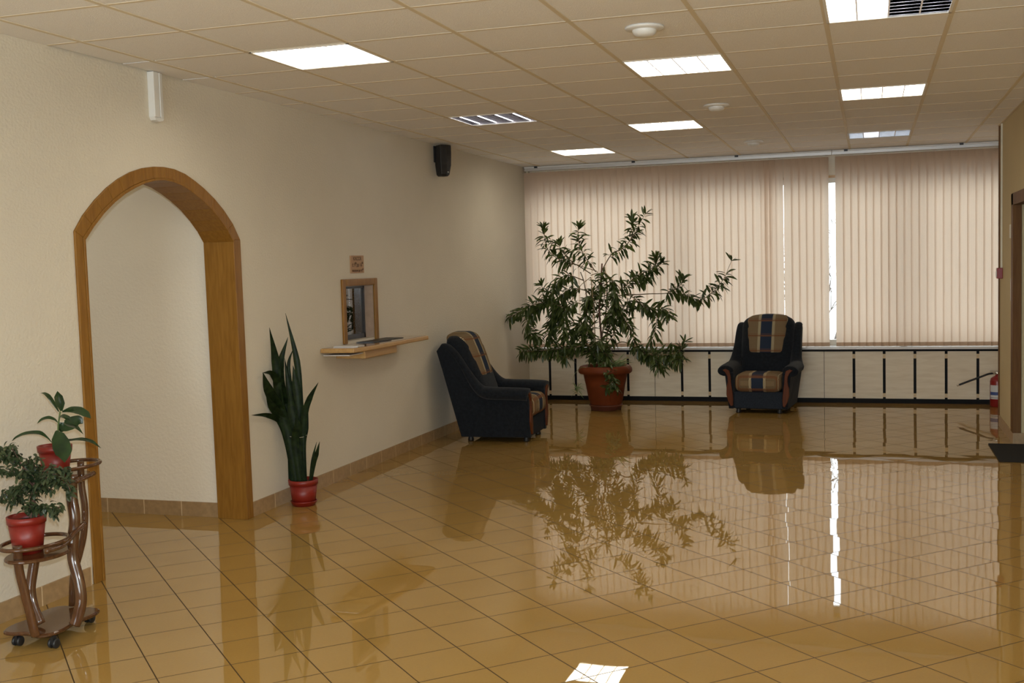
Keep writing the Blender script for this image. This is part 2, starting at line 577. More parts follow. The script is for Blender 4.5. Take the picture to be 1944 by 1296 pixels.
    def build(s, name, mats, parent=None, bevel=0.0, seg=2):
        me = bpy.data.meshes.new(name)
        me.from_pydata(s.v, [], s.f)
        if not isinstance(mats, (list, tuple)):
            mats = [mats]
        for m in mats:
            me.materials.append(m)
        me.polygons.foreach_set('material_index', s.mi)
        me.polygons.foreach_set('use_smooth', s.sm)
        me.update()
        o = bpy.data.objects.new(name, me)
        COL.objects.link(o)
        if parent is not None:
            o.parent = parent
        if bevel:
            b = o.modifiers.new('bevel', 'BEVEL')
            b.width = bevel
            b.segments = seg
            b.limit_method = 'ANGLE'
            b.angle_limit = radians(40)
        return o


def tag(o, label=None, cat=None, group=None, kind=None):
    if label:
        o['label'] = label
    if cat:
        o['category'] = cat
    if group:
        o['group'] = group
    if kind:
        o['kind'] = kind
    return o


def empty(name, loc, label, cat, group=None, rz=0.0):
    o = bpy.data.objects.new(name, None)
    o.empty_display_size = 0.1
    COL.objects.link(o)
    o.location = loc
    o.rotation_euler = (0, 0, rz)
    return tag(o, label, cat, group)


def local(root, p):
    return root.matrix_basis.inverted() @ Vector(p) if root.rotation_euler.z else Vector(p) - root.location


def copy_tree(o, parent=None):
    kids = [c for c in bpy.data.objects if c.parent == o]
    c = o.copy()
    COL.objects.link(c)
    if parent is not None:
        c.parent = parent
    for k in kids:
        copy_tree(k, c)
    return c


def at(u, v, Y):
    """World point on the plane y=Y seen at pixel (u, v) of the 1944x1296 frame."""
    d = ROWS[0] * ((u - 972) / FPX) + ROWS[1] * ((v - 648) / FPX) + ROWS[2]
    return CAM + d * ((Y - CAM.y) / d.y)


def catmull(pts, k=6):
    pts = [Vector(p) for p in pts]
    if len(pts) < 3:
        return [pts[0].lerp(pts[-1], i / k) for i in range(k + 1)]
    P = [pts[0] * 2 - pts[1]] + pts + [pts[-1] * 2 - pts[-2]]
    out = []
    for i in range(1, len(P) - 2):
        for j in range(k):
            t = j / k
            a, b, c, d = P[i - 1], P[i], P[i + 1], P[i + 2]
            out.append(0.5 * ((2 * b) + (c - a) * t + (2 * a - 5 * b + 4 * c - d) * t * t + (3 * b - a - 3 * c + d) * t ** 3))
    out.append(pts[-1])
    return out


# ------------------------------------------------------------ room shell
fm = MB()
fm.box((-3.5, -5.3, -0.1), (9.0, 13.6, 0.0))
tag(fm.build('floor', M['floor']), kind='structure')

RW = 5.2
ROOF = 3.15
# arch opening, as points along the inner edge of its casing (y, z)
ARCH_IN = [(5.045, 1.872), (5.12, 1.945), (5.213, 2.021), (5.31, 2.085), (5.404, 2.135), (5.50, 2.175), (5.60, 2.207), (5.70, 2.228),
           (5.80, 2.236), (5.90, 2.230), (6.00, 2.212), (6.10, 2.180), (6.20, 2.138), (6.305, 2.083), (6.40, 2.018), (6.48, 1.952), (6.545, 1.880)]
ARCH_OUT = [(4.983, 1.905), (5.06, 1.992), (5.165, 2.080), (5.268, 2.150), (5.37, 2.205), (5.48, 2.250), (5.59, 2.280), (5.70, 2.297),
            (5.80, 2.303), (5.91, 2.298), (6.02, 2.277), (6.12, 2.242), (6.22, 2.200), (6.335, 2.140), (6.44, 2.070), (6.54, 1.985), (6.622, 1.880)]
wl = MB()
T = 0.20
CW = (8.165, 8.722, 1.085, 1.535)           # cashier opening: y0 y1 z0 z1


def wseg(y0, y1, z0, z1):
    wl.box((-T, y0, z0), (0, y1, z1))


wseg(-5.3, ARCH_IN[0][0], 0, ROOF)
for (ya, za), (yb, zb) in zip(ARCH_IN[:-1], ARCH_IN[1:]):
    wl.hexa([(-T, ya, za), (0, ya, za), (0, yb, zb), (-T, yb, zb), (-T, ya, ROOF), (0, ya, ROOF), (0, yb, ROOF), (-T, yb, ROOF)])
wseg(6.578, CW[0], 0, ROOF)
wl.hexa([(-T, 6.545, 1.86), (0, 6.545, 1.86), (0, 6.579, 1.84), (-T, 6.579, 1.84), (-T, 6.545, ROOF), (0, 6.545, ROOF), (0, 6.579, ROOF), (-T, 6.579, ROOF)])
wseg(CW[0], CW[1], 0, CW[2])
wseg(CW[0], CW[1], CW[3], ROOF)
wseg(CW[1], 13.75, 0, ROOF)
tag(wl.build('wall_left', M['wall']), kind='structure')

w = MB()
w.box((-3.5, 6.59, 0), (-T, 6.75, ROOF))
w.box((-3.5, 4.6, 0), (-T, 4.75, ROOF))
w.box((-3.6, 4.6, 0), (-3.5, 6.75, ROOF))
tag(w.build('wall_corridor', M['wall_corridor']), kind='structure')

# right wall: pier, lintel over the opening, wall towards the camera
w = MB()
PY0, PY1 = 10.47, 11.62
w.box((RW, PY0, 0), (RW + 0.14, PY1, ROOF))
w.box((RW, 8.7, 2.075), (RW + 0.14, PY0, ROOF))
w.box((RW, -5.3, 0), (RW + 0.14, 8.7, ROOF))
w.box((RW + 0.14, PY1 - 0.14, 0), (7.6, PY1, ROOF))
w.box((7.5, PY1, 0), (7.6, 13.75, ROOF))
tag(w.build('wall_right', M['wall_right']), kind='structure')
w = MB()
w.box((RW + 0.14, PY0, 0), (8.9, PY0 + 0.1, ROOF))
w.box((8.8, 7.0, 0), (8.9, PY0, ROOF))
w.box((RW + 0.14, 6.9, 0), (8.9, 7.0, ROOF))
tag(w.build('wall_side_room', M['wall_green']), kind='structure')
w = MB()
w.box((RW - 0.012, PY1 - 0.03, 0.0), (RW, PY1 + 0.012, H))
tag(w.build('trim_1', M['brown_wood']), 'narrow dark brown edging strip at the far end of the right wall', kind='structure')

# back wall behind the photographer, with a wide window
w = MB()
w.box((-0.3, -5.3, 0), (0.9, -5.15, ROOF))
w.box((4.4, -5.3, 0), (RW + 0.14, -5.15, ROOF))
w.box((0.9, -5.3, 0), (4.4, -5.15, 0.7))
w.box((0.9, -5.3, 2.6), (4.4, -5.15, ROOF))
tag(w.build('wall_back', M['wall']), kind='structure')
w = MB()
w.box((0.9, -5.24, 0.7), (4.4, -5.22, 2.6))
g = w.build('window_2', M['glass'])
tag(g, kind='structure')
w = MB()
for x in (0.9, 2.05, 3.2, 4.34):
    w.box((x, -5.27, 0.7), (x + 0.06, -5.19, 2.6))
w.box((0.9, -5.27, 0.7), (4.4, -5.19, 0.77))
w.box((0.9, -5.27, 2.53), (4.4, -5.19, 2.6))
w.build('window_frame', M['pvc'], g)

# roof slab above the suspended ceiling
w = MB()
w.box((-3.6, -5.3, ROOF), (9.0, 13.75, ROOF + 0.1))
tag(w.build('trim_9', M['void']), 'roof slab above the suspended ceiling', kind='structure')

# ------------------------------------------------------------ suspended ceiling
GX, GY, P = 0.215, 4.256, 0.6
LIGHTS = {(1, 2): 'tubes', (4, 4): 'on', (1, 7): 'streak', (3, 9): 'on', (1, 12): 'on', (6, 2): 'half', (6, 7): 'on', (6, 12): 'mirror',
          (4, -1): 'on'}
cl = MB()
random.seed(3)
for i in range(-16, 16):
    y0, y1 = GY + P * i, min(GY + P * (i + 1), 13.6)
    y0 = max(y0, -5.16)
    for j in range(-1, 13):
        if (j, i) in LIGHTS:
            continue
        x0, x1 = GX + P * j, GX + P * (j + 1)
        if x1 > RW and y1 < 10.4 and j > 8:
            continue
        z = H + 0.0011
        if j == -1:
            x0 = 0.001
            if i in (1, 2):                        # ill-fitting edge pieces leave dark slots
                x0, y1 = 0.014, y1 - 0.02
                z += 0.0
        if j >= 8 and y1 < PY0 - 0.1:
            x1 = min(x1, RW)
        if x1 <= x0:
            continue
        cl.box((x0, y0, z), (x1, y1, z + 0.012))
cl.box((-3.5, 4.7, 2.75), (-T, 6.7, 2.77))
cl.box((RW + 0.1, 6.9, 2.7), (8.9, PY0 + 0.05, 2.72))
tag(cl.build('ceiling', M['tile_ceiling']), kind='structure')
gr = MB()
for j in range(0, 13):
    x = GX + P * j
    gr.box((x - 0.012, -5.15 if x < RW else PY1 + 0.01, H - 0.002), (x + 0.012, 13.58, H + 0.004))
for i in range(-15, 16):
    y = GY + P * i
    if y > 13.55:
        continue
    xr = RW if y < PY1 else 7.45
    gr.box((0.24 if i in (2, 3) else 0.004, y - 0.010, H - 0.0004), (xr, y + 0.012, H + 0.004))
gr.box((RW - 0.02, -5.15, H - 0.002), (RW - 0.001, PY1, H + 0.003))
tag(gr.build('trim_2', M['grid']), 'cream metal grid of the suspended ceiling', kind='structure')

# ------------------------------------------------------------ skirting tiles
def skirting(name, runs):
    a = MB()
    for (p, q, nrm) in runs:
        p, q = Vector((*p, 0)), Vector((*q, 0))
        nv = Vector((*nrm, 0))
        L = (q - p).length
        d = (q - p) / L
        t, k = 0.0, 0
        while t < L:
            e = min(t + 0.303, L)
            for (s0, s1, th, mi) in ((t, e - 0.007, 0.010, 0), (e - 0.007, e, 0.0095, 1)):
                A, B = p + d * s0, p + d * s1
                o = nv * th
                vs = [A, B, B + o, A + o]
                a.hexa([(*v.xy, 0) for v in vs] + [(*v.xy, 0.100) for v in vs], mi)
            t = e
    o = a.build(name, [M['skirt'], M['grout']])
    tag(o, kind='structure')
    return o


skirting('baseboard_left', [((0, -5.1), (0, 4.975), (1, 0)), ((0, 6.64), (0, 13.24), (1, 0))])
skirting('baseboard_corridor', [((-0.214, 6.59), (-3.5, 6.59), (0, -1))])
skirting('baseboard_right', [((RW, -5.1), (RW, 8.6), (-1, 0)), ((RW, PY0), (RW, PY1 - 0.02), (-1, 0)), ((RW - 0.01, PY0), (8.8, PY0), (0, -1))])

# ------------------------------------------------------------ arched opening casing (left wall)
d1 = MB()
PX = 0.014
o2 = [(4.995, 0.0)] + [(y, z) for y, z in ARCH_OUT] + [(6.642, 0.0)]
i2 = [(5.062, 0.0)] + [(y, z) for y, z in ARCH_IN] + [(6.572, 0.0)]
for k in range(len(o2) - 1):
    a, b, c, d = o2[k], o2[k + 1], i2[k + 1], i2[k]
    d1.hexa([(0.0, *a), (0.0, *b), (0.0, *c), (0.0, *d), (PX, *a), (PX, *b), (PX, *c), (PX, *d)])
arch = d1.build('door_1', M['oak'], bevel=0.003)
tag(arch, 'golden oak casing around the tall arched opening in the left wall', kind='structure')
d2 = MB()


def inset(pts, e):
    out = []
    for k, (y, z) in enumerate(pts):
        dy = (5.80 - y)
        out.append((y + (e if dy > 0 else -e) * min(1, abs(dy) / 0.3), z - e * 0.8 if z > 1.85 else z))
    return out


n2 = inset(i2, 0.016)
for k in range(len(i2) - 1):
    a, b, c, d = i2[k], i2[k + 1], n2[k + 1], n2[k]
    d2.hexa([(-T - 0.012, *a), (-T - 0.012, *b), (-T - 0.012, *c), (-T - 0.012, *d), (PX + 0.004, *a), (PX + 0.004, *b), (PX + 0.004, *c), (PX + 0.004, *d)])
d2.build('jamb_lining', M['oak'], arch, bevel=0.002)

# ------------------------------------------------------------ doorway on the right
fr = MB()
fr.box((RW - 0.014, PY0 - 0.0, 0.100), (RW, PY0 + 0.13, 2.16))
fr.box((RW - 0.014, 8.6, 2.06), (RW, PY0 + 0.13, 2.16))
fr.box((RW - 0.014, 8.6, 0.0), (RW, 8.72, 2.16))
fr.box((RW - 0.014, PY0 - 0.012, 0.100), (RW + 0.055, PY0, 2.08))
fr.box((RW - 0.0, 8.6, 2.06), (RW + 0.14, PY0, 2.08))
tag(fr.build('door_2', M['brown_wood'], bevel=0.003), 'brown wooden casing of the doorway in the right wall', kind='structure')

# ------------------------------------------------------------ window wall: plinth, sill, frame, glass
XR = 7.5
w = MB()
w.box((0, WY, 0), (XR, 13.6, 0.60))
w.box((0, 13.45, 2.60), (XR, 13.75, ROOF))
wall_w = w.build('wall_window', M['wall'])
tag(wall_w, kind='structure')
pl = MB()
strips = []
x = 0.262
k = 0
while x < XR:
    strips.append((x, k in (4, 10, 16)))
    x += 0.3255
    k += 1
prev = 0.0
for (x, seam) in strips:
    hw = 0.0025 if seam else 0.015
    pl.box((prev, WY - 0.012, 0.052), (x - hw, WY, 0.585), 0)
    if seam:
        pl.box((x - hw, WY - 0.006, 0.052), (x + hw, WY, 0.585), 1)
    else:
        for z0, z1, mi in ((0.052, 0.068, 1), (0.068, 0.112, 2), (0.112, 0.505, 1), (0.505, 0.555, 2), (0.555, 0.585, 1)):
            pl.box((x - hw, WY - (0.009 if mi == 2 else 0.006), z0), (x + hw, WY, z1), mi)
    prev = x + hw
pl.box((prev, WY - 0.012, 0.052), (XR, WY, 0.585), 0)
pl.box((0, WY - 0.016, 0.585), (XR, WY, 0.612), 1)
pl.box((0, WY - 0.020, 0.0), (XR, WY, 0.052), 1)
tag(pl.build('trim_3', [M['panel'], M['black_band'], M['grout']]), 'beige marble-look panels with black strips under the windows', kind='structure')
sl = MB()
sl.box((0, 13.165, 0.612), (XR, 13.50, 0.640))
tag(sl.build('trim_4', M['sill'], bevel=0.006), 'long white window sill above the panelled plinth', kind='structure')
wf = MB()
FY = 13.55
for px_ in (0.0, 1.80, 4.35, 6.1):
    wf.box((px_, FY - 0.035, 0.64), (px_ + 0.07, FY + 0.035, 2.62))
zt = at(1578, 347, FY).z
wf.box((0, FY - 0.035, zt), (XR, FY + 0.035, zt + 0.055))
wf.box((0, FY - 0.03, zt + 0.055), (XR, FY + 0.03, zt + 0.085), 1)
wf.box((0, FY - 0.04, zt + 0.085), (XR, FY + 0.035, zt + 0.20))
wf.box((0, FY - 0.035, 0.60), (XR, FY + 0.035, 0.70))
win = wf.build('window_1', [M['pvc'], M['oak_light']])
tag(win, 'wide white framed window behind the vertical blinds', kind='structure')
gl = MB()
gl.box((0.02, FY - 0.004, 0.68), (XR, FY + 0.004, zt + 0.02))
gl.build('glass_pane', M['glass'], win)

# ------------------------------------------------------------ vertical blinds
def blind(x0, x1, label, spans, rail0, rail1):
    root = empty('vertical_blind', ((x0 + x1) / 2, 13.22, 0.65), label, 'blind', 'vertical blinds hanging across the long window')
    o = root.location
    r = MB()
    r.box((rail0 - o.x, -0.055 , 2.798 - o.z), (rail1 - o.x, -0.005, 2.843 - o.z))
    r.box((rail0 - o.x, -0.068, 2.832 - o.z), (rail1 - o.x, 0.01, 2.848 - o.z), 1)
    hr = r.build('headrail', [M['rail'], M['white_pl']], root, bevel=0.002)
    xx = rail0 + 0.15
    while xx < rail1:
        c = MB()
        c.box((xx - 0.02 - o.x, -0.074, 2.828 - o.z), (xx + 0.02 - o.x, -0.066, 2.850 - o.z))
        c.build('bracket', M['black'], hr)
        xx += 1.2
    for (x, ang, wd) in spans:
        s = MB()
        a = radians(ang)
        hw = wd / 2
        dx, dy = cos(a) * hw, sin(a) * hw
        cx, cy = x - o.x, 0.0
        z0, z1, zp = 0.646 - o.z, 2.782 - o.z, 0.69 - o.z
        # gently curved across its width
        col = 4
        vs, fs, mi = [], [], []
        for zz in (z0, zp, z1):
            for q in range(col + 1):
                t = 2 * q / col - 1
                bow = 0.004 * (1 - t * t)
                vs.append((cx + dx * t + sin(a) * bow, cy + dy * t - cos(a) * bow, zz))
        for q in range(col):
            s.add([vs[q], vs[q + 1], vs[q + 1 + col + 1], vs[q + col + 1]], [(0, 1, 2, 3)], 1, True)
            s.add([vs[q + col + 1], vs[q + 1 + col + 1], vs[q + 1 + 2 * col + 2], vs[q + 2 * col + 2]], [(0, 1, 2, 3)], 0, True)
        s.box((cx - 0.012, cy - 0.004, z1), (cx + 0.012, cy + 0.004, z1 + 0.018), 2)
        s.build('slat', [M['blind'], M['pocket'], M['cream_pl']], root)
    return root


random.seed(11)
def X_at(px):
    return at(px, 500, 13.22).x


def run(pa, pb, pitch=0.083):
    a, b = X_at(pa), X_at(pb)
    n = max(1, round((b - a) / pitch))
    return [(a + (b - a) * (i + 0.5) / n, 19 + random.uniform(-3, 4), 0.099) for i in range(n)]


sp1 = run(999, 1444) + [(X_at(1451), 40, 0.089), (X_at(1459), 38, 0.089), (X_at(1468), 34, 0.089)] + [(X_at(1481), 12, 0.089)] + run(1490.5, 1573)
sp2 = run(1588, 1760) + run(1760, 1868) + run(1868, 1898)
x = sp2[-1][0] + 0.083
while x < 7.4:
    sp2.append((x, 19, 0.094))
    x += 0.083
xm = X_at(1608)
blind(0.02, 3.58, 'peach vertical blind on the left, behind the tall potted plant', sp1, 0.02, 3.618)
blind(3.66, 7.4, 'peach vertical blind on the right, between the sky gap and the right wall', sp2, 3.622, 7.45)

# ------------------------------------------------------------ ceiling lights
def troffer(mode):
    """600 x 600 recessed louvre light, origin at its centre on the ceiling plane."""
    root = empty('ceiling_light', (0, 0, 0), '', 'ceiling light', 'recessed square ceiling lights')
    a = 0.297
    h = MB()
    for s in (-1, 1):
        h.box((s * a - 0.004 * (s > 0) * 2 + 0.0, -a, -0.001), (s * a + 0.008 * (s < 0), a, 0.085)) if False else None
    h.box((-a, -a, 0.080), (a, a, 0.088))
    h.box((-a, -a, 0.0), (-a + 0.006, a, 0.08))
    h.box((a - 0.006, -a, 0.0), (a, a, 0.08))
    h.box((-a, -a, 0.0), (a, -a + 0.006, 0.08))
    h.box((-a, a - 0.006, 0.0), (a, a, 0.08))
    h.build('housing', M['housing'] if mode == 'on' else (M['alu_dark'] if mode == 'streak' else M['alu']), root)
    f = MB()
    for (p, q) in (((-a, -a), (a, -a + 0.014)), ((-a, a - 0.014), (a, a)), ((-a, -a), (-a + 0.014, a)), ((a - 0.014, -a), (a, a))):
        f.box((*p, -0.004), (*q, 0.003))
    f.build('frame', M['housing'], root)
    bl = MB()
    zb = {'on': (-0.0008, 0.004), 'tubes': (0.0, 0.019), 'half': (0.0, 0.019), 'streak': (0.018, 0.036)}.get(mode, (0.002, 0.036))
    for k in range(1, 4):                        # main reflectors
        x = -a + 2 * a * k / 4
        bl.box((x - 0.004, -a + .01, zb[0]), (x + 0.004, a - .01, zb[1]))
        if zb[1] > 0.02:
            bl.hexa([(x - 0.004, -a + .01, 0.03), (x + 0.004, -a + .01, 0.03), (x + 0.004, a - .01, 0.03), (x - 0.004, a - .01, 0.03),
                     (x - 0.03, -a + .01, 0.07), (x + 0.03, -a + .01, 0.07), (x + 0.03, a - .01, 0.07), (x - 0.03, a - .01, 0.07)])
    nb = 8
    for k in range(nb):
        y = -a + 2 * a * (k + 0.5) / nb
        bl.box((-a + .01, y - 0.0012, zb[0] + 0.0005), (a - .01, y + 0.0012, zb[1]))
    if mode == 'half':
        for k in range(nb):
            y = -a + 2 * a * (k + 0.5) / nb
            bl.box((0.0, y - 0.0012, 0.003), (a - .01, y + 0.0012, 0.034))
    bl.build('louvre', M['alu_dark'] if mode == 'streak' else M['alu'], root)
    if mode == 'on':
        e = MB()
        e.add([(-a + .012, -a + .012, .0045), (-a + .012, a - .012, .0045), (a - .012, a - .012, .0045), (a - .012, -a + .012, .0045)], [(0, 1, 2, 3)])
        e.build('light_panel', M['lamp'], root)
    elif mode in ('tubes', 'half'):
        e = MB()
        xe = a - .012 if mode == 'tubes' else -0.01
        e.add([(-a + .012, -a + .012, .02), (-a + .012, a - .012, .02), (xe, a - .012, .02), (xe, -a + .012, .02)], [(0, 1, 2, 3)])
        e.build('light_panel', M['lamp'], root)
        if mode == 'half':
            for k in (2, 3):
                x = -a + 2 * a * (k + 0.5) / 4
                e = MB()
                e.tube([(x, -a + 0.02, 0.058), (x, a - 0.02, 0.058)], 0.010, 10)
                e.build('tube', M['dim_tube_streak'], root)
    else:
        for k in range(4):
            x = -a + 2 * a * (k + 0.5) / 4
            e = MB()
            zt_, rt_ = (0.010, 0.0035) if mode == 'streak' else (0.058, 0.013)  # streak: thin glowing rods imitate reflections in the main reflectors
            e.tube([(x, -a + 0.02, zt_), (x, a - 0.02, zt_)], rt_, 10)
            m = {'streak': M['dim_tube_streak'], 'mirror': M['dim_tube_streak'] if k == 1 else M['tube_off']}[mode]  # mirror: one glowing tube stands in for reflections in the louvres
            e.build('tube', m, root)
    return root


LL = {(1, 2): 'lit louvred ceiling light nearest the camera on the left, above the arch',
      (4, 4): 'glowing white ceiling light between the two nearer round detectors',
      (1, 7): 'unlit ceiling light with four bright streaks, up and right of the black loudspeaker',
      (3, 9): 'warm cream glowing ceiling light left of the middle round detector',
      (1, 12): 'farthest lit ceiling light on the left, just before the left end of the window',
      (6, 2): 'half-lit louvred ceiling light cut off by the top edge of the photo',
      (6, 7): 'brightly lit ceiling light on the right, middle one of its column',
      (6, 12): 'dim mirrored ceiling light on the right, closest to the blinds',
      (4, -1): 'lit ceiling light right above the photographer'}
protos = {}
for (j, i), mode in LIGHTS.items():
    if mode in protos:
        r = copy_tree(protos[mode])
    else:
        r = troffer(mode)
        protos[mode] = r
    r.location = (GX + P * (j + 0.5), GY + P * (i + 0.5), H + 0.0)
    r['label'] = LL[(j, i)]

# ------------------------------------------------------------ round detectors
def detector():
    root = empty('smoke_detector', (0, 0, 0), '', 'smoke detector', 'round ceiling detectors')
    b = MB()
    b.lathe([(0.0, 0.0), (0.098, 0.0), (0.100, -0.006), (0.096, -0.012), (0.060, -0.016), (0.0, -0.016)], (0, 0, 0), 40, cap=False)
    b.build('base', M['white_pl'], root)
    d = MB()
    d.lathe([(0.062, -0.014), (0.062, -0.024), (0.056, -0.036), (0.040, -0.046), (0.0, -0.048)], (0, 0, 0), 32, cap=False)
    d.build('sensor_dome', M['white_pl'], root)
    return root


d0 = detector()
for n_, ((x, y), lb) in enumerate([((2.935, 5.74), 'white round detector nearest the camera, between ceiling lights at the top of the photo'),
                                   ((2.90, 8.82), 'white round detector in the middle of the ceiling'),
                                   ((2.90, 11.72), 'small white round detector farthest away, close to the blinds')]):
    r = d0 if n_ == 0 else copy_tree(d0)
    r.location = (x, y, H)
    r['label'] = lb

# ------------------------------------------------------------ armchairs
def armchair(name, loc, rz, label):
    root = empty(name, loc, label, 'armchair', 'matching blue armchairs with plaid panels', rz)
    # local axes: front is -y, x is width
    for s in (-1, 1):
        a = MB()
        prof = [(-0.335, 0.05), (-0.335, 0.44), (-0.20, 0.47), (0.13, 0.48), (0.24, 0.62), (0.34, 0.78), (0.43, 0.90), (0.51, 0.925),
                (0.555, 0.87), (0.50, 0.68), (0.42, 0.38), (0.345, 0.05)]
        x0, x1 = s * 0.262, s * 0.330
        k = len(prof)
        vs = []
        for xx, f in ((x0, 0), (x1, 1)):
            for (y, z) in prof:
                e = 0.0 if f == 0 else (0.022 if z > 0.35 else 0.0) - (0.018 if z < 0.1 else 0)
                vs.append((xx + s * e, y, z))
        fs = [tuple(range(k)), tuple(reversed(range(k, 2 * k)))] + [(i, i + k, (i + 1) % k + k, (i + 1) % k) for i in range(k)]
        a.add(vs, fs)
        # padded roll along the arm, running up into the wing of the back
        path = [(s * 0.345, -0.335, 0.455), (s * 0.347, -0.30, 0.462), (s * 0.350, -0.15, 0.468), (s * 0.350, 0.03, 0.472), (s * 0.340, 0.12, 0.492),
                (s * 0.330, 0.20, 0.57), (s * 0.325, 0.29, 0.71), (s * 0.322, 0.38, 0.84), (s * 0.318, 0.455, 0.905), (s * 0.312, 0.52, 0.905)]
        path = catmull(path, 4)
        m = len(path)
        rad = [0.085 - 0.040 * min(1, max(0, (i / m - 0.35) / 0.3)) for i in range(m)]
        rad[-1] *= 0.6
        rad[0] *= 0.92
        a.tube(path, rad, 16, flat=((0, -0.55, 1), 0.72))
        o = a.build('armrest', M['fabric'], root, bevel=0.012, seg=3)
        # wavy wooden inlay on the arm front
        wpts = [(-0.372, 0.470), (-0.340, 0.482), (-0.300, 0.462), (-0.286, 0.40), (-0.283, 0.33), (-0.272, 0.25), (-0.262, 0.16), (-0.266, 0.085),
                (-0.288, 0.078), (-0.315, 0.13), (-0.335, 0.20), (-0.332, 0.28), (-0.318, 0.34), (-0.320, 0.40), (-0.345, 0.445)]
        wd = MB()
        wd.prism([(-s * x, z) if s > 0 else (x, z) for x, z in wpts], 1, -0.352, -0.333)
        wd.build('arm_inlay', M['arm_wood'], o, bevel=0.004)
    b = MB()
    b.box((-0.262, -0.325, 0.05), (0.262, 0.33, 0.235))
    b.hexa([(-0.27, 0.30, 0.05), (0.27, 0.30, 0.05), (0.27, 0.345, 0.05), (-0.27, 0.345, 0.05),
            (-0.29, 0.42, 0.85), (0.29, 0.42, 0.85), (0.29, 0.535, 0.85), (-0.29, 0.535, 0.85)])
    b.build('base', M['fabric_low'], root, bevel=0.015, seg=3)

    def shear(p, dz, wide):
        t = (p.z + dz)
        arc = -0.05 * (p.x / 0.29) ** 2 if p.z > 0.1 else 0
        return Vector((p.x * (1 + wide * t * 0.1), 0.185 + (t - 0.3) * 0.36 + p.y - 0.05 * cos(p.x / 0.3 * 1.3) * (0.5 + 0.5 * cos(p.z * 4)), t + arc))
    c = MB()
    c.rbox((0.535, 0.20, 0.66), 0.085, lambda p: shear(p, 0.695, 1.0), n=12)
    c.build('backrest', M['fabric'], root)
    c = MB()

    def pan(p):
        q = shear(p, 0.695 + 0.115, 1.0)
        return Vector((q.x * (0.93 + 0.12 * (q.z - 0.6)), q.y, q.z))
    c.rbox((0.43, 0.222, 0.452), 0.06, pan, n=14)
    c.build('plaid_panel', M['plaid_back'], root)
    c = MB()

    def seat(p):
        k_ = 1 - (abs(p.x) / 0.27) ** 4
        return Vector((p.x, -0.085 + p.y, 0.325 + p.z + 0.012 * k_ * (p.z > 0) - 0.02 * (p.y > 0.1)))
    c.rbox((0.505, 0.56, 0.195), 0.075, seat, n=12)
    c.build('seat_cushion', M['plaid_seat'], root)
    for (fx, fy) in ((-0.22, -0.27), (0.22, -0.27), (-0.22, 0.28), (0.22, 0.28)):
        f = MB()
        f.lathe([(0.026, 0.0), (0.030, 0.01), (0.024, 0.03), (0.030, 0.052)], (fx, fy, 0), 14)
        f.build('foot', M['black'], root)
    return root


armchair('armchair', (0.645, 10.25, 0), radians(92), 'slate blue armchair with plaid panels against the left wall, facing right')
armchair('armchair', (2.895, 12.535, 0), radians(-5), 'slate blue armchair with plaid seat in front of the window, facing the room')

# ------------------------------------------------------------ pots and plants
def leaf(mb, p, d, nrm, L, Wd, droop=0.5, fold=0.25, segs=5, mi=0):
    """Lance-shaped leaf from p towards d, bending down by droop."""
    d = Vector(d).normalized()
    nrm = Vector(nrm)
    side = d.cross(nrm)
    if side.length < 1e-4:
        side = d.cross(Vector((1, 0, 0.3)))
    side.normalize()
    vs, p = [], Vector(p)
    cur = d.copy()
    for i in range(segs + 1):
        t = i / segs
        w_ = Wd * 0.5 * (sin(pi * min(1, t * 0.92 + 0.04)) ** 0.75) * (1.0 if t < 0.99 else 0.1)
        n2 = side.cross(cur).normalized()
        vs += [p - side * w_ + n2 * (w_ * fold), p, p + side * w_ + n2 * (w_ * fold)]
        cur = (cur + Vector((0, 0, -1)) * (droop / segs)).normalized()
        p = p + cur * (L / segs)
    fs = []
    for i in range(segs):
        a = i * 3
        fs += [(a, a + 1, a + 4, a + 3), (a + 1, a + 2, a + 5, a + 4)]
    mb.add(vs, fs, mi, True)


def strap(mb, pts, widths, facing, fold=0.2, k=5, mi=0, thick=0.0):
    """Broad leaf whose midrib follows pts; widths at the control points; facing = the way its flat side looks."""
    c = catmull(pts, k)
    n_ = len(c)
    facing = Vector(facing).normalized()
    vs = []
    for i, p in enumerate(c):
        t = i / (n_ - 1) * (len(widths) - 1)
        a = int(min(t, len(widths) - 2))
        w_ = (widths[a] * (1 - (t - a)) + widths[a + 1] * (t - a)) * 0.5
        T_ = (c[min(i + 1, n_ - 1)] - c[max(i - 1, 0)]).normalized()
        sd = T_.cross(facing)
        sd = sd.normalized() if sd.length > 1e-4 else Vector((1, 0, 0))
        up = sd.cross(T_).normalized()
        vs += [p - sd * w_ + up * w_ * fold, p - sd * w_ * 0.5 + up * w_ * fold * 0.35, p, p + sd * w_ * 0.5 + up * w_ * fold * 0.35, p + sd * w_ + up * w_ * fold]
    fs = []
    for i in range(n_ - 1):
        for q in range(4):
            a = i * 5 + q
            fs.append((a, a + 1, a + 6, a + 5))
    mb.add(vs, fs, mi, True)


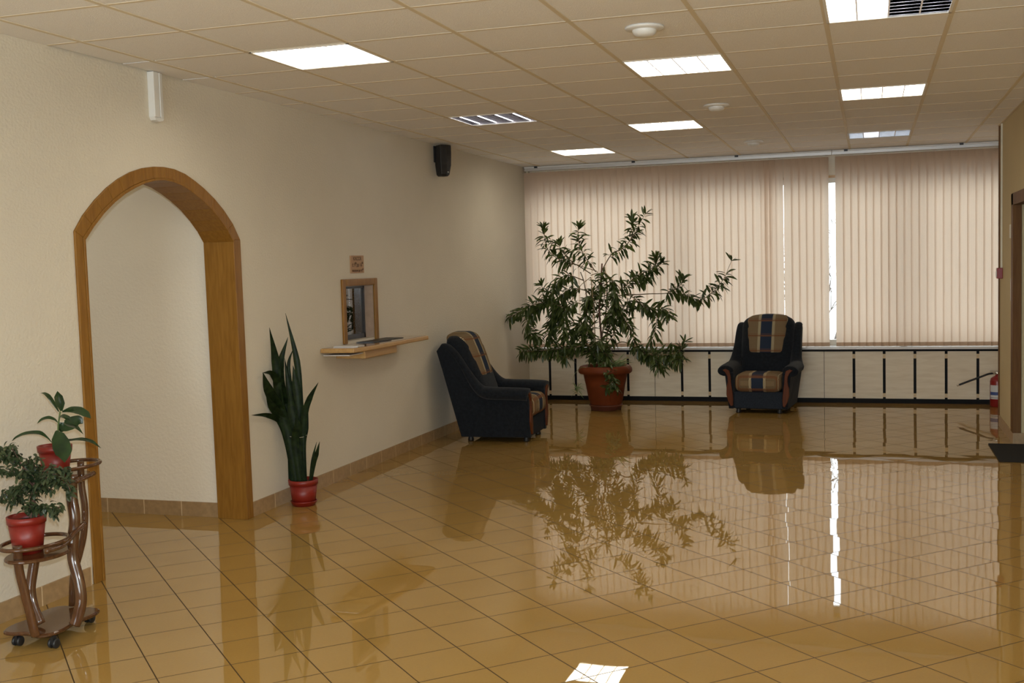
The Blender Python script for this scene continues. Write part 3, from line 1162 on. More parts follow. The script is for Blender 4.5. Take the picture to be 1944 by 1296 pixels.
def pot(root, r_top, r_bot, h, mat_, z0=0.0, rim=0.012, saucer=None, mat_s=None, ribs=0):
    p = MB()
    prof = [(r_bot, z0), (r_top - rim, z0 + h * 0.80), (r_top - rim, z0 + h * 0.80), (r_top, z0 + h * 0.81), (r_top + 0.002, z0 + h), (r_top - 0.006, z0 + h + 0.001),
            (r_top - 0.012, z0 + h * 0.86), (r_bot * 1.0, z0 + h * 0.5)]
    p.lathe(prof, (0, 0, 0), 40)
    p.build('pot', mat_, root)
    s = MB()
    s.lathe([(0.0, z0 + h * 0.86), (r_top - 0.013, z0 + h * 0.86)], (0, 0, 0), 30, cap=False)
    s.build('soil', M['soil'], root)
    if saucer:
        q = MB()
        q.lathe([(saucer * 0.85, 0.0), (saucer, 0.028), (saucer + 0.003, 0.034), (saucer - 0.004, 0.034), (saucer * 0.84, 0.006), (0.0, 0.006)], (0, 0, 0), 40)
        q.build('saucer', mat_s or mat_, root)


# --- big plant in the terracotta planter
PC = Vector((1.155, 12.385, 0))
bp_ = empty('potted_plant', PC, 'large sprawling leafy plant in a terracotta planter before the blinds', 'potted plant')
p = MB()
p.lathe([(0.165, 0.05), (0.180, 0.07), (0.183, 0.078), (0.184, 0.090), (0.188, 0.094), (0.189, 0.108), (0.193, 0.112), (0.226, 0.30), (0.228, 0.305),
         (0.231, 0.32), (0.233, 0.325), (0.250, 0.415), (0.288, 0.418), (0.302, 0.430), (0.306, 0.450), (0.300, 0.475), (0.285, 0.496), (0.262, 0.505),
         (0.248, 0.495), (0.240, 0.46), (0.20, 0.30)], (0, 0, 0), 56)
p.build('planter', M['terracotta'], bp_)
p = MB()
p.lathe([(0.158, 0.0), (0.170, 0.004), (0.178, 0.045), (0.188, 0.050), (0.190, 0.062), (0.176, 0.064), (0.15, 0.04)], (0, 0, 0), 48)
p.build('saucer', M['terra_dark'], bp_)
p = MB()
p.lathe([(0.0, 0.465), (0.238, 0.462)], (0, 0, 0), 40, cap=False)
p.build('soil', M['soil'], bp_)


def c5(u, v):
    return 940 + u / 3.0854, 380 + v / 3.0854


def keep_in(mb, root, gap=0.018, zmin=0.005):
    mb.v = [(max(x, gap - root.x), y, max(z, zmin - root.z)) for x, y, z in mb.v]


def wl_(pts, y0, y1):
    """Crop points to world points, depth sliding from y0 to y1 along the branch."""
    n_ = len(pts)
    return [at(*c5(*q), y0 + (y1 - y0) * i / (n_ - 1)) - PC for i, q in enumerate(pts)]


random.seed(42)
fol, stm = MB(), MB()
CY_ = PC.y


def branch(pts, dy, leafy=(0.3, 1.0), dens=0.0115, L=0.135, r=(0.006, 0.003), droop=0.75, tipup=True, Wd=0.031, mi=0, y0=0.0, out=0.40):
    W3 = catmull(wl_(pts, CY_ + y0, CY_ + dy), 7)
    n_ = len(W3)
    stm.tube(W3, [r[0] + (r[1] - r[0]) * i / (n_ - 1) for i in range(n_)], 6, mi)
    cum = [0.0]
    for i in range(1, n_):
        cum.append(cum[-1] + (W3[i] - W3[i - 1]).length)
    tot = cum[-1]
    s = tot * leafy[0]
    ph = random.uniform(0, 6)
    while s < tot * leafy[1]:
        i = max(1, next(k for k in range(n_) if cum[k] >= s))
        f = (s - cum[i - 1]) / max(1e-6, cum[i] - cum[i - 1])
        P_ = W3[i - 1].lerp(W3[i], f)
        T_ = (W3[i] - W3[i - 1]).normalized()
        ph += 2.4
        a = T_.cross(Vector((0.13, 0.2, 1))).normalized()
        b = T_.cross(a)
        rd = a * cos(ph) + b * sin(ph)
        near = s > tot * 0.9 and tipup
        d = rd * (0.75 if near else 1.0) + T_ * (out + (0.5 if near else 0)) + Vector((0, 0, -0.15 if not near else 0.25))
        dr = droop * random.uniform(0.3, 1.9) * (0.25 if near else 1)
        nr = Vector((random.uniform(-.4, .4), -0.5 + random.uniform(-.4, .4), 1))
        P_ = P_ + rd * random.uniform(0, 0.012)
        d = d + Vector((random.gauss(0, .3), random.gauss(0, .3), random.gauss(0, .3)))
        leaf(fol, P_, d, nr, L * random.uniform(0.7, 1.15) * (0.8 if near else 1), Wd * random.uniform(0.8, 1.15), dr, 0.3)
        s += dens * 0.64 * random.uniform(0.6, 1.4)
    if tipup:
        for q in range(6):
            an = q * 1.05
            T_ = (W3[-1] - W3[-2]).normalized()
            a = T_.cross(Vector((0.1, 1, 0.1))).normalized()
            b = T_.cross(a)
            leaf(fol, W3[-1], T_ * 0.7 + a * cos(an) + b * sin(an), (0, -.6, 1), L * random.uniform(.6, .95), Wd * .75, 0.15, 0.3)
    return W3


# trunks and bare arching stems
for pts, dy, r0, r1, mi in [([(625, 960), (628, 860), (610, 650), (618, 500), (626, 370)], 0.0, 0.013, 0.009, 2),
                            ([(590, 960), (585, 800), (578, 640), (560, 450)], -0.08, 0.006, 0.005, 1),
                            ([(600, 960), (625, 800), (650, 640), (655, 500), (640, 400)], 0.06, 0.009, 0.006, 0),
                            ([(640, 960), (660, 760), (700, 620), (720, 520)], -0.05, 0.007, 0.005, 0),
                            ([(580, 960), (560, 780), (545, 620), (520, 480), (500, 420)], 0.05, 0.007, 0.005, 0),
                            ([(560, 440), (600, 420), (530, 395), (450, 375), (380, 430), (320, 490)], 0.02, 0.005, 0.003, 1),
                            ([(640, 420), (700, 480), (745, 530), (800, 550)], -0.03, 0.006, 0.004, 1),
                            ([(560, 450), (500, 500), (470, 560), (440, 590)], 0.02, 0.004, 0.003, 1)]:
    W3 = catmull(wl_(pts, CY_, CY_ + dy), 6)
    k = len(W3)
    stm.tube(W3, [r0 + (r1 - r0) * i / (k - 1) for i in range(k)], 7, mi)

branch([(560, 430), (470, 375), (380, 350), (310, 290), (290, 215), (284, 160)], 0.10, (0.25, 1), 0.0125)
branch([(590, 420), (540, 350), (500, 280), (487, 210), (487, 155)], -0.05, (0.2, 1), 0.0125)
branch([(470, 380), (420, 330), (385, 290), (375, 255)], 0.05, (0.2, 1), 0.013, tipup=True)
branch([(620, 420), (680, 320), (750, 280), (800, 215), (810, 150), (800, 105)], 0.12, (0.25, 1), 0.0115)
branch([(790, 240), (825, 180), (850, 130), (880, 80)], 0.14, (0.2, 1), 0.019, r=(0.004, 0.002))
branch([(640, 560), (740, 520), (820, 450), (900, 410), (945, 370), (940, 335)], -0.12, (0.25, 1), 0.010)
branch([(780, 500), (860, 470), (930, 410), (975, 365)], -0.10, (0.2, 1), 0.013)
branch([(745, 550), (830, 552), (900, 548), (1000, 545), (1040, 530), (1090, 490), (1100, 455)], -0.02, (0.66, 1), 0.0095)
branch([(1000, 545), (1110, 552), (1190, 585), (1245, 560), (1300, 510), (1345, 450), (1365, 400), (1385, 355)], 0.05, (0.12, 0.86), 0.0120, r=(0.0045, 0.002))
branch([(700, 560), (790, 560), (870, 620), (940, 640), (1000, 640), (1020, 690)], -0.10, (0.3, 1), 0.0105, tipup=False)
branch([(870, 620), (940, 660), (945, 720), (930, 790), (900, 850)], -0.12, (0.1, 1), 0.020, tipup=False)
branch([(700, 600), (750, 680), (790, 760), (815, 830), (835, 880)], -0.05, (0.1, 1), 0.017, tipup=False)
branch([(650, 880), (740, 830), (820, 860), (880, 900), (960, 905), (1050, 900), (1090, 870), (1110, 830)], -0.20, (0.35, 0.93), 0.0085, droop=1.0)
branch([(830, 870), (900, 910), (950, 950), (960, 985)], -0.25, (0.1, 1), 0.010, tipup=False, droop=1.1)
branch([(960, 905), (1040, 930), (1090, 930)], -0.22, (0.1, 1), 0.010, tipup=False, droop=1.1)
branch([(600, 560), (500, 520), (420, 530), (370, 590), (345, 670), (335, 760)], 0.05, (0.25, 1), 0.0085, tipup=False, droop=1.0)
branch([(520, 470), (430, 440), (370, 470), (330, 540), (300, 620)], -0.02, (0.2, 1), 0.010, tipup=False, droop=1.0)
branch([(540, 620), (460, 600), (420, 660), (400, 740), (410, 820)], -0.10, (0.2, 1), 0.0085, tipup=False, droop=0.9)
branch([(560, 700), (430, 640), (320, 600), (230, 610), (150, 650), (80, 690)], -0.05, (0.3, 1), 0.0090, droop=0.95, tipup=False)
branch([(330, 540), (290, 530), (270, 500)], 0.0, (0.1, 1), 0.012)
branch([(300, 610), (220, 660), (190, 730), (220, 790), (270, 800)], -0.10, (0.15, 1), 0.0090, tipup=False, droop=1.0)
branch([(420, 640), (350, 690), (320, 770), (330, 830)], 0.10, (0.1, 1), 0.0085, tipup=False, droop=0.8)
branch([(600, 850), (480, 860), (370, 870), (280, 880), (200, 885), (150, 890)], -0.18, (0.2, 1), 0.0090, tipup=False, droop=1.1)
branch([(400, 860), (380, 910), (430, 920)], -0.2, (0.0, 1), 0.013, tipup=False)
branch([(600, 800), (500, 720), (455, 770), (440, 850)], 0.12, (0.2, 1), 0.0090, tipup=False)
branch([(610, 640), (560, 560), (540, 620), (530, 720), (540, 800)], -0.12, (0.2, 1), 0.0085, tipup=False, droop=0.9)
branch([(640, 500), (680, 470), (700, 540), (690, 640), (650, 720)], -0.1, (0.1, 1), 0.0090, tipup=False, droop=0.9)
branch([(620, 700), (580, 620), (560, 560), (600, 500)], 0.1, (0.1, 1), 0.010, tipup=False)
branch([(640, 800), (700, 700), (760, 620), (790, 590), (800, 640)], 0.1, (0.2, 1), 0.010, tipup=False)
branch([(640, 860), (690, 790), (720, 720), (800, 720)], 0.0, (0.2, 1), 0.014, tipup=False)
branch([(620, 940), (570, 900), (530, 820), (520, 760)], -0.15, (0.1, 1), 0.0090, tipup=False)
branch([(620, 940), (650, 880), (620, 820), (590, 840)], -0.18, (0.1, 1), 0.0090, tipup=False, droop=1.1)
branch([(600, 950), (580, 900), (600, 880), (650, 900), (660, 960)], -0.2, (0.1, 1), 0.0085, tipup=False, droop=1.2)
branch([(640, 950), (665, 1000), (690, 1060), (710, 1110)], -0.36, (0.15, 1), 0.0095, tipup=False, droop=0.6, y0=-0.2, L=0.10)
branch([(690, 1060), (660, 1090), (650, 1100)], -0.36, (0.0, 1), 0.009, tipup=False, droop=0.4, y0=-0.36, L=0.09)
branch([(620, 620), (640, 560), (620, 460), (640, 420)], 0.0, (0.0, 1), 0.011, tipup=False, droop=0.8)
keep_in(stm, PC)
keep_in(fol, PC)
stm.build('stem', [M['stem'], M['stem_tan'], M['trunk_red']], bp_)
fol.build('foliage', M['leaf_big'], bp_)
# spider plant growing at the foot of the stems
sp = MB()
for q in range(34):
    an = random.uniform(-0.6, 3.5) - 0.6
    base = Vector((0.06 + random.uniform(-.12, .12), -0.08 + random.uniform(-.05, .05), 0.47))
    leaf(sp, base, (cos(an) * 0.8, -0.3 + 0.4 * sin(an * 2), 1.0), (0, -1, .3), random.uniform(.16, .27), 0.012, random.uniform(.6, 1.8), 0.4, 7)
for q in range(26):
    b0 = at(*c5(480, 1120), CY_ - 0.30) - PC
    leaf(sp, b0 + Vector((random.uniform(-.02, .02), 0, random.uniform(-.03, .05))), (random.uniform(-1, 1), random.uniform(-.3, .3), random.uniform(-.2, 1)),
         (0, -1, .2), random.uniform(.05, .13), 0.006, 1.2, 0.4, 5)
sp.tube(catmull([Vector((-.10, -.16, .47)), Vector((-.22, -.27, .50)), Vector((-.30, -.30, .38)), at(*c5(480, 1120), CY_ - 0.30) - PC], 6), 0.002, 5)
sp.build('grassy_offshoots', M['leaf_pale'], bp_)

# --- snake plant beside the arch
SC = Vector((0.172, 7.06, 0))
sn = empty('potted_snake_plant', SC, 'tall dark snake plant in a red pot on the floor right of the arch', 'potted plant')
p_ = pot(sn, 0.104, 0.080, 0.178, M['red_pot'], 0.008, 0.006, 0.092)


def c3(u, v):
    return 460 + u / 2.4925, 460 + v / 2.4925


snl = [([(250, 1145), (222, 900), (172, 720), (158, 560), (128, 402)], [16, 30, 38, 40, 1], 0.04),
       ([(262, 1145), (235, 900), (192, 720), (180, 580), (216, 448)], [16, 26, 38, 36, 1], -0.02),
       ([(300, 1145), (288, 930), (276, 760), (258, 560), (204, 334)], [14, 18, 26, 30, 1], 0.02),
       ([(270, 1145), (248, 860), (226, 660), (220, 570), (241, 503)], [12, 18, 18, 16, 1], 0.06),
       ([(282, 1145), (272, 880), (262, 740), (252, 660), (240, 582)], [16, 30, 36, 34, 1], 0.0),
       ([(242, 1145), (222, 930), (170, 790), (122, 690), (97, 614)], [16, 40, 60, 44, 1], -0.05),
       ([(245, 1145), (218, 850), (178, 690), (142, 622), (97, 616)], [14, 30, 40, 30, 1], 0.05),
       ([(238, 1145), (222, 930), (185, 850), (120, 818), (43, 817)], [14, 30, 30, 24, 1], -0.08),
       ([(292, 1145), (288, 920), (296, 810), (320, 735), (360, 662)], [14, 26, 32, 26, 1], -0.04),
       ([(244, 1145), (215, 930), (180, 830), (138, 770), (110, 708)], [14, 40, 48, 36, 1], 0.0),
       ([(325, 1145), (338, 1050), (352, 1000), (366, 942)], [8, 20, 20, 1], -0.06),
       ([(318, 1145), (328, 1050), (338, 1000), (352, 943)], [8, 11, 11, 1], 0.02),
       ([(302, 1145), (294, 960), (306, 880), (312, 792)], [10, 16, 15, 1], 0.05),
       ([(266, 1145), (250, 880), (226, 720), (200, 548)], [16, 36, 38, 1], 0.03),
       ([(256, 1145), (222, 930), (196, 830), (190, 735)], [20, 44, 44, 1], -0.09),
       ([(284, 1145), (262, 920), (236, 800), (222, 690)], [20, 44, 44, 1], -0.06),
       ([(275, 1145), (250, 950), (262, 880), (256, 800)], [20, 36, 40, 1], -0.10),
       ([(225, 1145), (222, 1000), (226, 930)], [12, 14, 1], 0.0),
       ([(234, 1145), (226, 1060), (222, 1010)], [10, 12, 1], -0.05)]
for pts, wd, dy in snl:
    lf = MB()
    n_ = len(pts)
    W3 = [at(*c3(*q), SC.y + dy * (0.35 + 0.65 * i / (n_ - 1))) - SC for i, q in enumerate(pts)]
    for i, q in enumerate(pts):
        Y_ = SC.y + dy
        while W3[i].x + SC.x < 0.045 and Y_ > 6:
            Y_ -= 0.02
            W3[i] = at(*c3(*q), Y_) - SC
    strap(lf, W3, [x_ / 2.4925 / 268 for x_ in wd], (0.45, -0.9, 0.1), 0.3, 6)
    keep_in(lf, SC)
    lf.build('leaf', M['leaf_snake'], sn)
tie = MB()
cA = at(*c3(262, 915), SC.y) - SC
tie.tube([cA + Vector((cos(t) * 0.062, sin(t) * 0.062, 0.004 * sin(t * 2))) for t in [2 * pi * i / 24 for i in range(25)]], 0.0012, 5)
tie.build('tie', M['cream_pl'], sn)

# ------------------------------------------------------------ wheeled plant stand
BC = Vector((0.375, 4.235, 0))
st = empty('plant_stand', BC, 'dark lacquered bentwood plant stand on casters, left of the arch', 'plant stand')


def board(a, b, ang, c, z0, z1, lobes, name, mat_=None):
    n_ = 64
    ca, sa = cos(ang), sin(ang)
    ring = []
    for i in range(n_):
        t = 2 * pi * i / n_
        r = 1 + lobes * cos(4 * t + pi)
        x, y = a * cos(t) * r, b * sin(t) * r
        ring.append((x * ca - y * sa, x * sa + y * ca))
    m = MB()
    vs, fs = [], []
    rr = [(0.97, z0), (1.0, z0 + (z1 - z0) * .3), (1.0, z0 + (z1 - z0) * .7), (0.96, z1)]
    for s, z in rr:
        vs += [(c[0] + x * s, c[1] + y * s, z) for x, y in ring]
    for k_ in range(3):
        for i in range(n_):
            j = (i + 1) % n_
            fs.append((k_ * n_ + i, k_ * n_ + j, (k_ + 1) * n_ + j, (k_ + 1) * n_ + i))
    fs.append(tuple(reversed(range(n_))))
    fs.append(tuple(3 * n_ + i for i in range(n_)))
    m.add(vs, fs)
    return m.build(name, mat_ or M['lacquer'], st)


board(0.150, 0.222, radians(2), (0.0, 0.0), 0.052, 0.070, 0.16, 'base_board')
s1 = at(72, 1052, 4.06) - BC
s2 = at(118, 905, 4.40) - BC
board(0.115, 0.155, radians(-8), (s1.x, s1.y), s1.z - 0.008, s1.z + 0.008, 0.0, 'lower_shelf')
board(0.110, 0.150, radians(-8), (s2.x, s2.y), s2.z - 0.010, s2.z + 0.006, 0.0, 'upper_shelf')
Z1, Z2 = s1.z + 0.008, s2.z + 0.006


def ring(c, a, b, ang, dz, name, ext=None):
    m = MB()
    pts = []
    for i in range(49):
        t = 2 * pi * i / 48
        x, y = a * cos(t), b * sin(t)
        pts.append(Vector((c.x + x * cos(ang) - y * sin(ang), c.y + x * sin(ang) + y * cos(ang), c.z + dz * sin(t))))
    m.tube(pts, 0.011, 10, flat=((0, 0, 1), 0.85), caps=False)
    if ext:
        m.tube(catmull(ext, 6), 0.012, 10)
    m.build(name, M['lacquer'], st)


r1 = at(66, 1029, 4.05) - BC
r2 = at(126, 884, 4.41) - BC
ring(r1, 0.118, 0.160, radians(-8), 0.0, 'lower_rail', [at(88, 1046, 3.95) - BC, at(120, 1034, 4.10) - BC, at(143, 1010, 4.22) - BC, at(160, 993, 4.30) - BC])
ring(r2, 0.120, 0.175, radians(-8), 0.0, 'upper_rail', [at(146, 913, 4.25) - BC, at(160, 907, 4.32) - BC, at(178, 898, 4.42) - BC])


def leg(pts, ys, wd, name='leg'):
    m = MB()
    n_ = len(pts)
    W3 = [at(u, v, ys[0] + (ys[1] - ys[0]) * i / (n_ - 1)) - BC for i, (u, v) in enumerate(pts)]
    W3 = catmull(W3, 6)
    m.tube(W3, wd, 12, flat=((0.5, -0.85, 0), 0.55))
    m.build(name, M['lacquer'], st)


leg([(33, 1036), (36, 1080), (46, 1122), (56, 1160), (63, 1190), (68, 1207)], (3.95, 4.01), 0.020)
leg([(68, 1050), (62, 1085), (58, 1120), (64, 1152), (77, 1184)], (4.16, 4.13), 0.023)
leg([(137, 900), (136, 940), (142, 985), (139, 1022), (139, 1060), (149, 1100), (154, 1138), (147, 1172), (141, 1186)], (4.27, 4.20), 0.026)
leg([(153, 876), (155, 921), (161, 965), (159, 1013), (150, 1054), (139, 1096), (137, 1150)], (4.44, 4.42), 0.016)
for (u, v, Y) in ((34, 1212, 4.06), (102, 1215, 4.07), (170, 1172, 4.42), (112, 1158, 4.44)):
    q = at(u, v, Y) - BC
    m = MB()
    for s in (-1, 1):
        m.lathe([(0.0, -0.007), (0.018, -0.007), (0.022, -0.004), (0.022, 0.004), (0.018, 0.007), (0.0, 0.007)], (0, 0, 0), 20, cap=False)
        k = len(m.v)
        n0 = k - 6 * 20
        for i in range(n0, k):
            x, y, z = m.v[i]
            m.v[i] = (q.x + z + s * 0.013, q.y + x, 0.0225 + y)
    m.box((q.x - 0.007, q.y - 0.014, 0.018), (q.x + 0.007, q.y + 0.014, 0.053))
    m.build('caster', M['black'], st)

# --- small weeping fig on the lower shelf
PF = Vector((BC.x + s1.x + 0.0, BC.y + s1.y + 0.0, Z1 + 0.001))
pf_c = at(54, 1050, PF.y)
PF.x = pf_c.x
fg = empty('potted_fig', PF, 'small bushy fig in a red pot on the lower tier of the plant stand', 'potted plant')
pot(fg, 0.083, 0.062, 0.165, M['red_pot'], 0.0, 0.005)
random.seed(5)
fl_, fs_ = MB(), MB()


def c8(u, v):
    return u / 6.48, 860 + v / 6.48


def fbranch(pts, dy, dens=0.006, leafy=0.2, L=0.042, r=0.003):
    n_ = len(pts)
    W3 = catmull([at(*c8(*q), PF.y + dy * i / (n_ - 1)) - PF for i, q in enumerate(pts)], 6)
    k = len(W3)
    fs_.tube(W3, [r * (1 - 0.6 * i / k) for i in range(k)], 6)
    for i in range(int(k * leafy), k - 1):
        seg = (W3[i + 1] - W3[i]).length
        for q in range(max(1, int(seg / dens + random.random()))):
            P_ = W3[i].lerp(W3[i + 1], random.random()) + Vector((random.gauss(0, .008), random.gauss(0, .012), random.gauss(0, .008)))
            d = Vector((random.uniform(-1, 1), random.uniform(-1, 1), random.uniform(-.9, .4)))
            leaf(fl_, P_, d, (random.uniform(-.5, .5), -.6, 1), L * random.uniform(.7, 1.15), L * 0.42, random.uniform(.3, 1.2), 0.25, 4)


for pts, dy in [([(390, 860), (400, 640), (440, 460), (420, 300), (300, 180)], -0.02), ([(400, 640), (330, 480), (200, 420), (60, 500), (10, 560)], -0.03),
                ([(440, 460), (560, 330), (700, 330), (840, 400), (870, 520)], -0.05), ([(420, 400), (320, 280), (180, 220), (90, 240)], 0.0),
                ([(440, 400), (520, 250), (640, 180), (780, 200), (870, 260)], 0.03), ([(300, 200), (230, 80), (160, -40), (100, -90)], 0.0),
                ([(220, 160), (120, 60), (40, 20), (-60, 40)], -0.02), ([(420, 350), (430, 220), (420, 120), (460, 30)], 0.02),
                ([(400, 860), (420, 700), (520, 650), (640, 680), (740, 660)], -0.04), ([(640, 680), (650, 760)], -0.05), ([(200, 430), (160, 560), (120, 620)], -0.03),
                ([(380, 420), (280, 380), (230, 460), (230, 600)], 0.03), ([(450, 350), (560, 420), (640, 440)], 0.04), ([(400, 640), (330, 660), (300, 700)], 0.0),
                ([(90, 240), (20, 200), (-60, 260)], 0.0), ([(420, 300), (360, 160), (330, 60)], 0.04), ([(160, -40), (60, -60), (-30, -20)], 0.0),
                ([(430, 420), (330, 330), (260, 330)], -0.05), ([(440, 440), (520, 380), (600, 270), (690, 260)], -0.05)]:
    fbranch(pts, dy, 0.0019, 0.2, 0.035)
for pts in ([(385, 880), (420, 760), (380, 640), (430, 520), (400, 420), (440, 330)], [(420, 880), (385, 760), (430, 640), (385, 520), (440, 420), (400, 330)]):
    W3 = catmull([at(*c8(*q), PF.y) - PF for q in pts], 6)
    fs_.tube(W3, 0.007, 8)
fs_.build('stem', M['trunk_red'], fg)
fl_.build('foliage', M['leaf_fig'], fg)

# --- rubber plant on the upper shelf
PR = Vector((BC.x + s2.x, BC.y + s2.y, Z2 + 0.001))
PR.x = at(106, 890, PR.y).x
rb = empty('potted_rubber_plant', PR, 'big glossy-leaved rubber plant in a red pot on top of the plant stand', 'potted plant')
pot(rb, 0.078, 0.058, 0.145, M['red_pot'], 0.0, 0.005)


def c7(u, v):
    return u / 7.2, 720 + v / 7.2


sm_ = MB()
sm_.tube(catmull([at(*c7(*q), PR.y) - PR for q in [(770, 930), (790, 780), (795, 640), (808, 540), (822, 440)]], 6), 0.004, 8)
sm_.build('stem', M['stem_green'], rb)
Sx = 1 / 7.2 / 415
for pts, wd, dy, fc in [([(840, 430), (825, 330), (800, 230), (785, 158)], [30, 130, 115, 2], (0.0, -0.02), (0.5, -1, 0.2)),
                        ([(800, 440), (730, 330), (660, 230), (600, 190), (548, 188)], [20, 62, 70, 50, 2], (0.0, 0.03), (0.7, -0.45, 0.75)),
                        ([(850, 440), (960, 415), (1080, 430), (1180, 480), (1245, 535)], [25, 95, 125, 100, 2], (0.0, -0.06), (0.5, -0.8, 0.6)),
                        ([(790, 590), (745, 548), (660, 525), (570, 550), (505, 605)], [8, 40, 70, 55, 2], (0.0, -0.03), (0.5, -0.55, 0.9)),
                        ([(800, 600), (880, 640), (980, 600), (1080, 570), (1135, 600)], [30, 150, 190, 160, 5], (0.02, 0.05), (0.5, -1, 0.35)),
                        ([(810, 640), (850, 660), (900, 640)], [60, 130, 20], (0.03, 0.05), (0.5, -1, 0.3)),
                        ([(870, 600), (960, 630), (1050, 660), (1140, 750)], [15, 70, 60, 2], (-0.02, -0.09), (0.5, -0.6, 0.8)),
                        ([(715, 870), (640, 790), (530, 730), (350, 740), (225, 790), (160, 845)], [6, 30, 75, 70, 45, 2], (0.0, -0.04), (0.5, -0.6, 0.9)),
                        ([(765, 700), (800, 790), (845, 900), (880, 1010), (885, 1135)], [20, 190, 250, 230, 5], (-0.03, -0.11), (0.5, -1, 0.2)),
                        ([(800, 800), (940, 830), (1100, 820), (1250, 850), (1385, 942)], [8, 50, 75, 60, 2], (0.0, -0.08), (0.5, -0.6, 0.9)),
                        ([(810, 520), (860, 500), (930, 530), (960, 570)], [20, 60, 70, 10], (-0.01, -0.06), (0.5, -0.8, 0.5))]:
    lf = MB()
    n_ = len(pts)
    W3 = [at(*c7(*q), PR.y + dy[0] + (dy[1] - dy[0]) * i / (n_ - 1)) - PR for i, q in enumerate(pts)]
    strap(lf, W3, [x_ * Sx for x_ in wd], fc, 0.22, 7)
    lf.build('leaf', M['leaf_rubber'], rb)

# ------------------------------------------------------------ cashier's window and shelf
y0, y1, z0, z1 = CW
cw = empty('cashier_window', (0, (y0 + y1) / 2, z0), 'small oak-framed cashier window in the left wall above the shelf', 'service window')
o = cw.location
m = MB()


def cb(a, b, mi=0):
    m.box((a[0] - o.x, a[1] - o.y, a[2] - o.z), (b[0] - o.x, b[1] - o.y, b[2] - o.z), mi)


fw_ = 0.052
for (a, b) in (((0, y0 - fw_, z0 - 0.018), (0.022, y0 + 0.004, z1 + fw_)), ((0, y1 - 0.004, z0 - 0.018), (0.022, y1 + fw_, z1 + fw_)),
               ((0, y0 + 0.004, z1 - 0.004), (0.022, y1 - 0.004, z1 + fw_))):
    cb(a, b)
m.build('frame', M['oak'], cw, bevel=0.006)
m = MB()
cb((-T, y0, z0), (-0.001, y0 + 0.008, z1))
cb((-T, y1 - 0.008, z0), (-0.001, y1, z1))
cb((-T, y0, z1 - 0.008), (-0.001, y1, z1))
m.build('reveal', M['reveal'], cw)
m = MB()
gx_ = -0.085
for (a, b) in (((gx_ - 0.02, y0 + 0.008, z0), (gx_ + 0.008, y0 + 0.03, z1)), ((gx_ - 0.02, y1 - 0.03, z0), (gx_ + 0.008, y1 - 0.008, z1)),
               ((gx_ - 0.02, y0, z1 - 0.03), (gx_ + 0.008, y1, z1 - 0.008)), ((gx_ - 0.02, y0, z0), (gx_ + 0.008, y1, z0 + 0.04))):
    cb(a, b)
m.build('inner_frame', M['dark_frame'], cw)
m = MB()
cb((gx_ - 0.006, y0 + 0.03, z0 + 0.04), (gx_ - 0.002, y1 - 0.03, z1 - 0.03))
m.build('glass_pane', M['glass'], cw)
# dim office behind it
w = MB()
w.box((-1.6, 7.2, 0), (-1.5, 11.2, 2.8))
w.box((-1.6, 7.1, 0), (-T, 7.2, 2.8))
w.box((-1.6, 11.2, 0), (-T, 11.3, 2.8))
w.box((-1.6, 7.1, 2.8), (-T, 11.3, 2.9))
tag(w.build('wall_office', M['dark_room']), kind='structure')
m = MB()
vs, fs = [], []
N_ = 60
for i in range(N_ + 1):
    y = 7.9 + 2.4 * i / N_
    x = -0.75 + 0.03 * sin(i * 1.3)
    vs += [(x, y, 0.3), (x, y, 2.2)]
for i in range(N_):
    fs.append((2 * i, 2 * i + 2, 2 * i + 3, 2 * i + 1))
m.add(vs, fs, 0, True)
cu = m.build('curtain', M['curtain_plain'])
tag(cu, 'plain grey curtain in the dim room seen through the cashier window', 'curtain')

sh = empty('counter_shelf', (0, 8.45, 1.0), 'narrow varnished counter shelf under the cashier window', 'shelf')
o = sh.location
m = MB()
poly = [(0.001, 7.72), (0.275, 7.745), (0.30, 8.0), (0.30, 9.20), (0.27, 9.24), (0.001, 9.26)]
m.prism([(x - o.x, y - o.y) for x, y in poly], 2, 1.028 - o.z, 1.062 - o.z)
sb = m.build('shelf_board', M['oak_light'], sh, bevel=0.008, seg=3)
m = MB()
poly = [(0.006, 7.74), (0.262, 7.762), (0.285, 8.0), (0.285, 9.19), (0.006, 9.24)]
m.prism([(x - o.x, y - o.y) for x, y in poly], 2, 1.062 - o.z, 1.064 - o.z)
m.build('varnished_top', M['oak_shine'], sh)
m = MB()
cb((0.001, 7.985, 0.965), (0.255, 8.60, 1.028))
m.build('bracket_box', M['oak_light'], sh, bevel=0.003)
m = MB()
cb((0.02, 7.735, 1.006), (0.24, 7.98, 1.012))
m.build('under_ledge', M['paper'], sh)
m = MB()
for k, (yy, an, c) in enumerate([(7.92, 0.1, 0)]):
    vs = []
    for (a, b) in ((-.10, -.075), (.10, -.075), (.10, .075), (-.10, .075)):
        vs.append((0.15 + a * cos(an) - b * sin(an), yy + a * sin(an) + b * cos(an)))
    m.hexa([(x, y, 1.065) for x, y in vs] + [(x, y, 1.071) for x, y in vs])
tag(m.build('paper_sheets', M['paper']), 'white sheets of paper on the near end of the counter shelf', 'paper')
m = MB()
vs = [(0.03, 8.30), (0.16, 8.34), (0.20, 8.62), (0.05, 8.66)]
m.hexa([(x, y, 1.065) for x, y in vs] + [(x, y, 1.072) for x, y in vs])
tag(m.build('black_folder', M['black']), 'thin black folder lying on the counter shelf', 'folder')
m = MB()
vs = [(0.015, 8.66), (0.16, 8.70), (0.19, 8.90), (0.02, 8.92)]
m.hexa([(x, y, 1.065) for x, y in vs] + [(x, y, 1.069) for x, y in vs])
tag(m.build('black_clipboard', M['black']), 'small black pad lying flat beyond the folder on the counter shelf', 'pad')

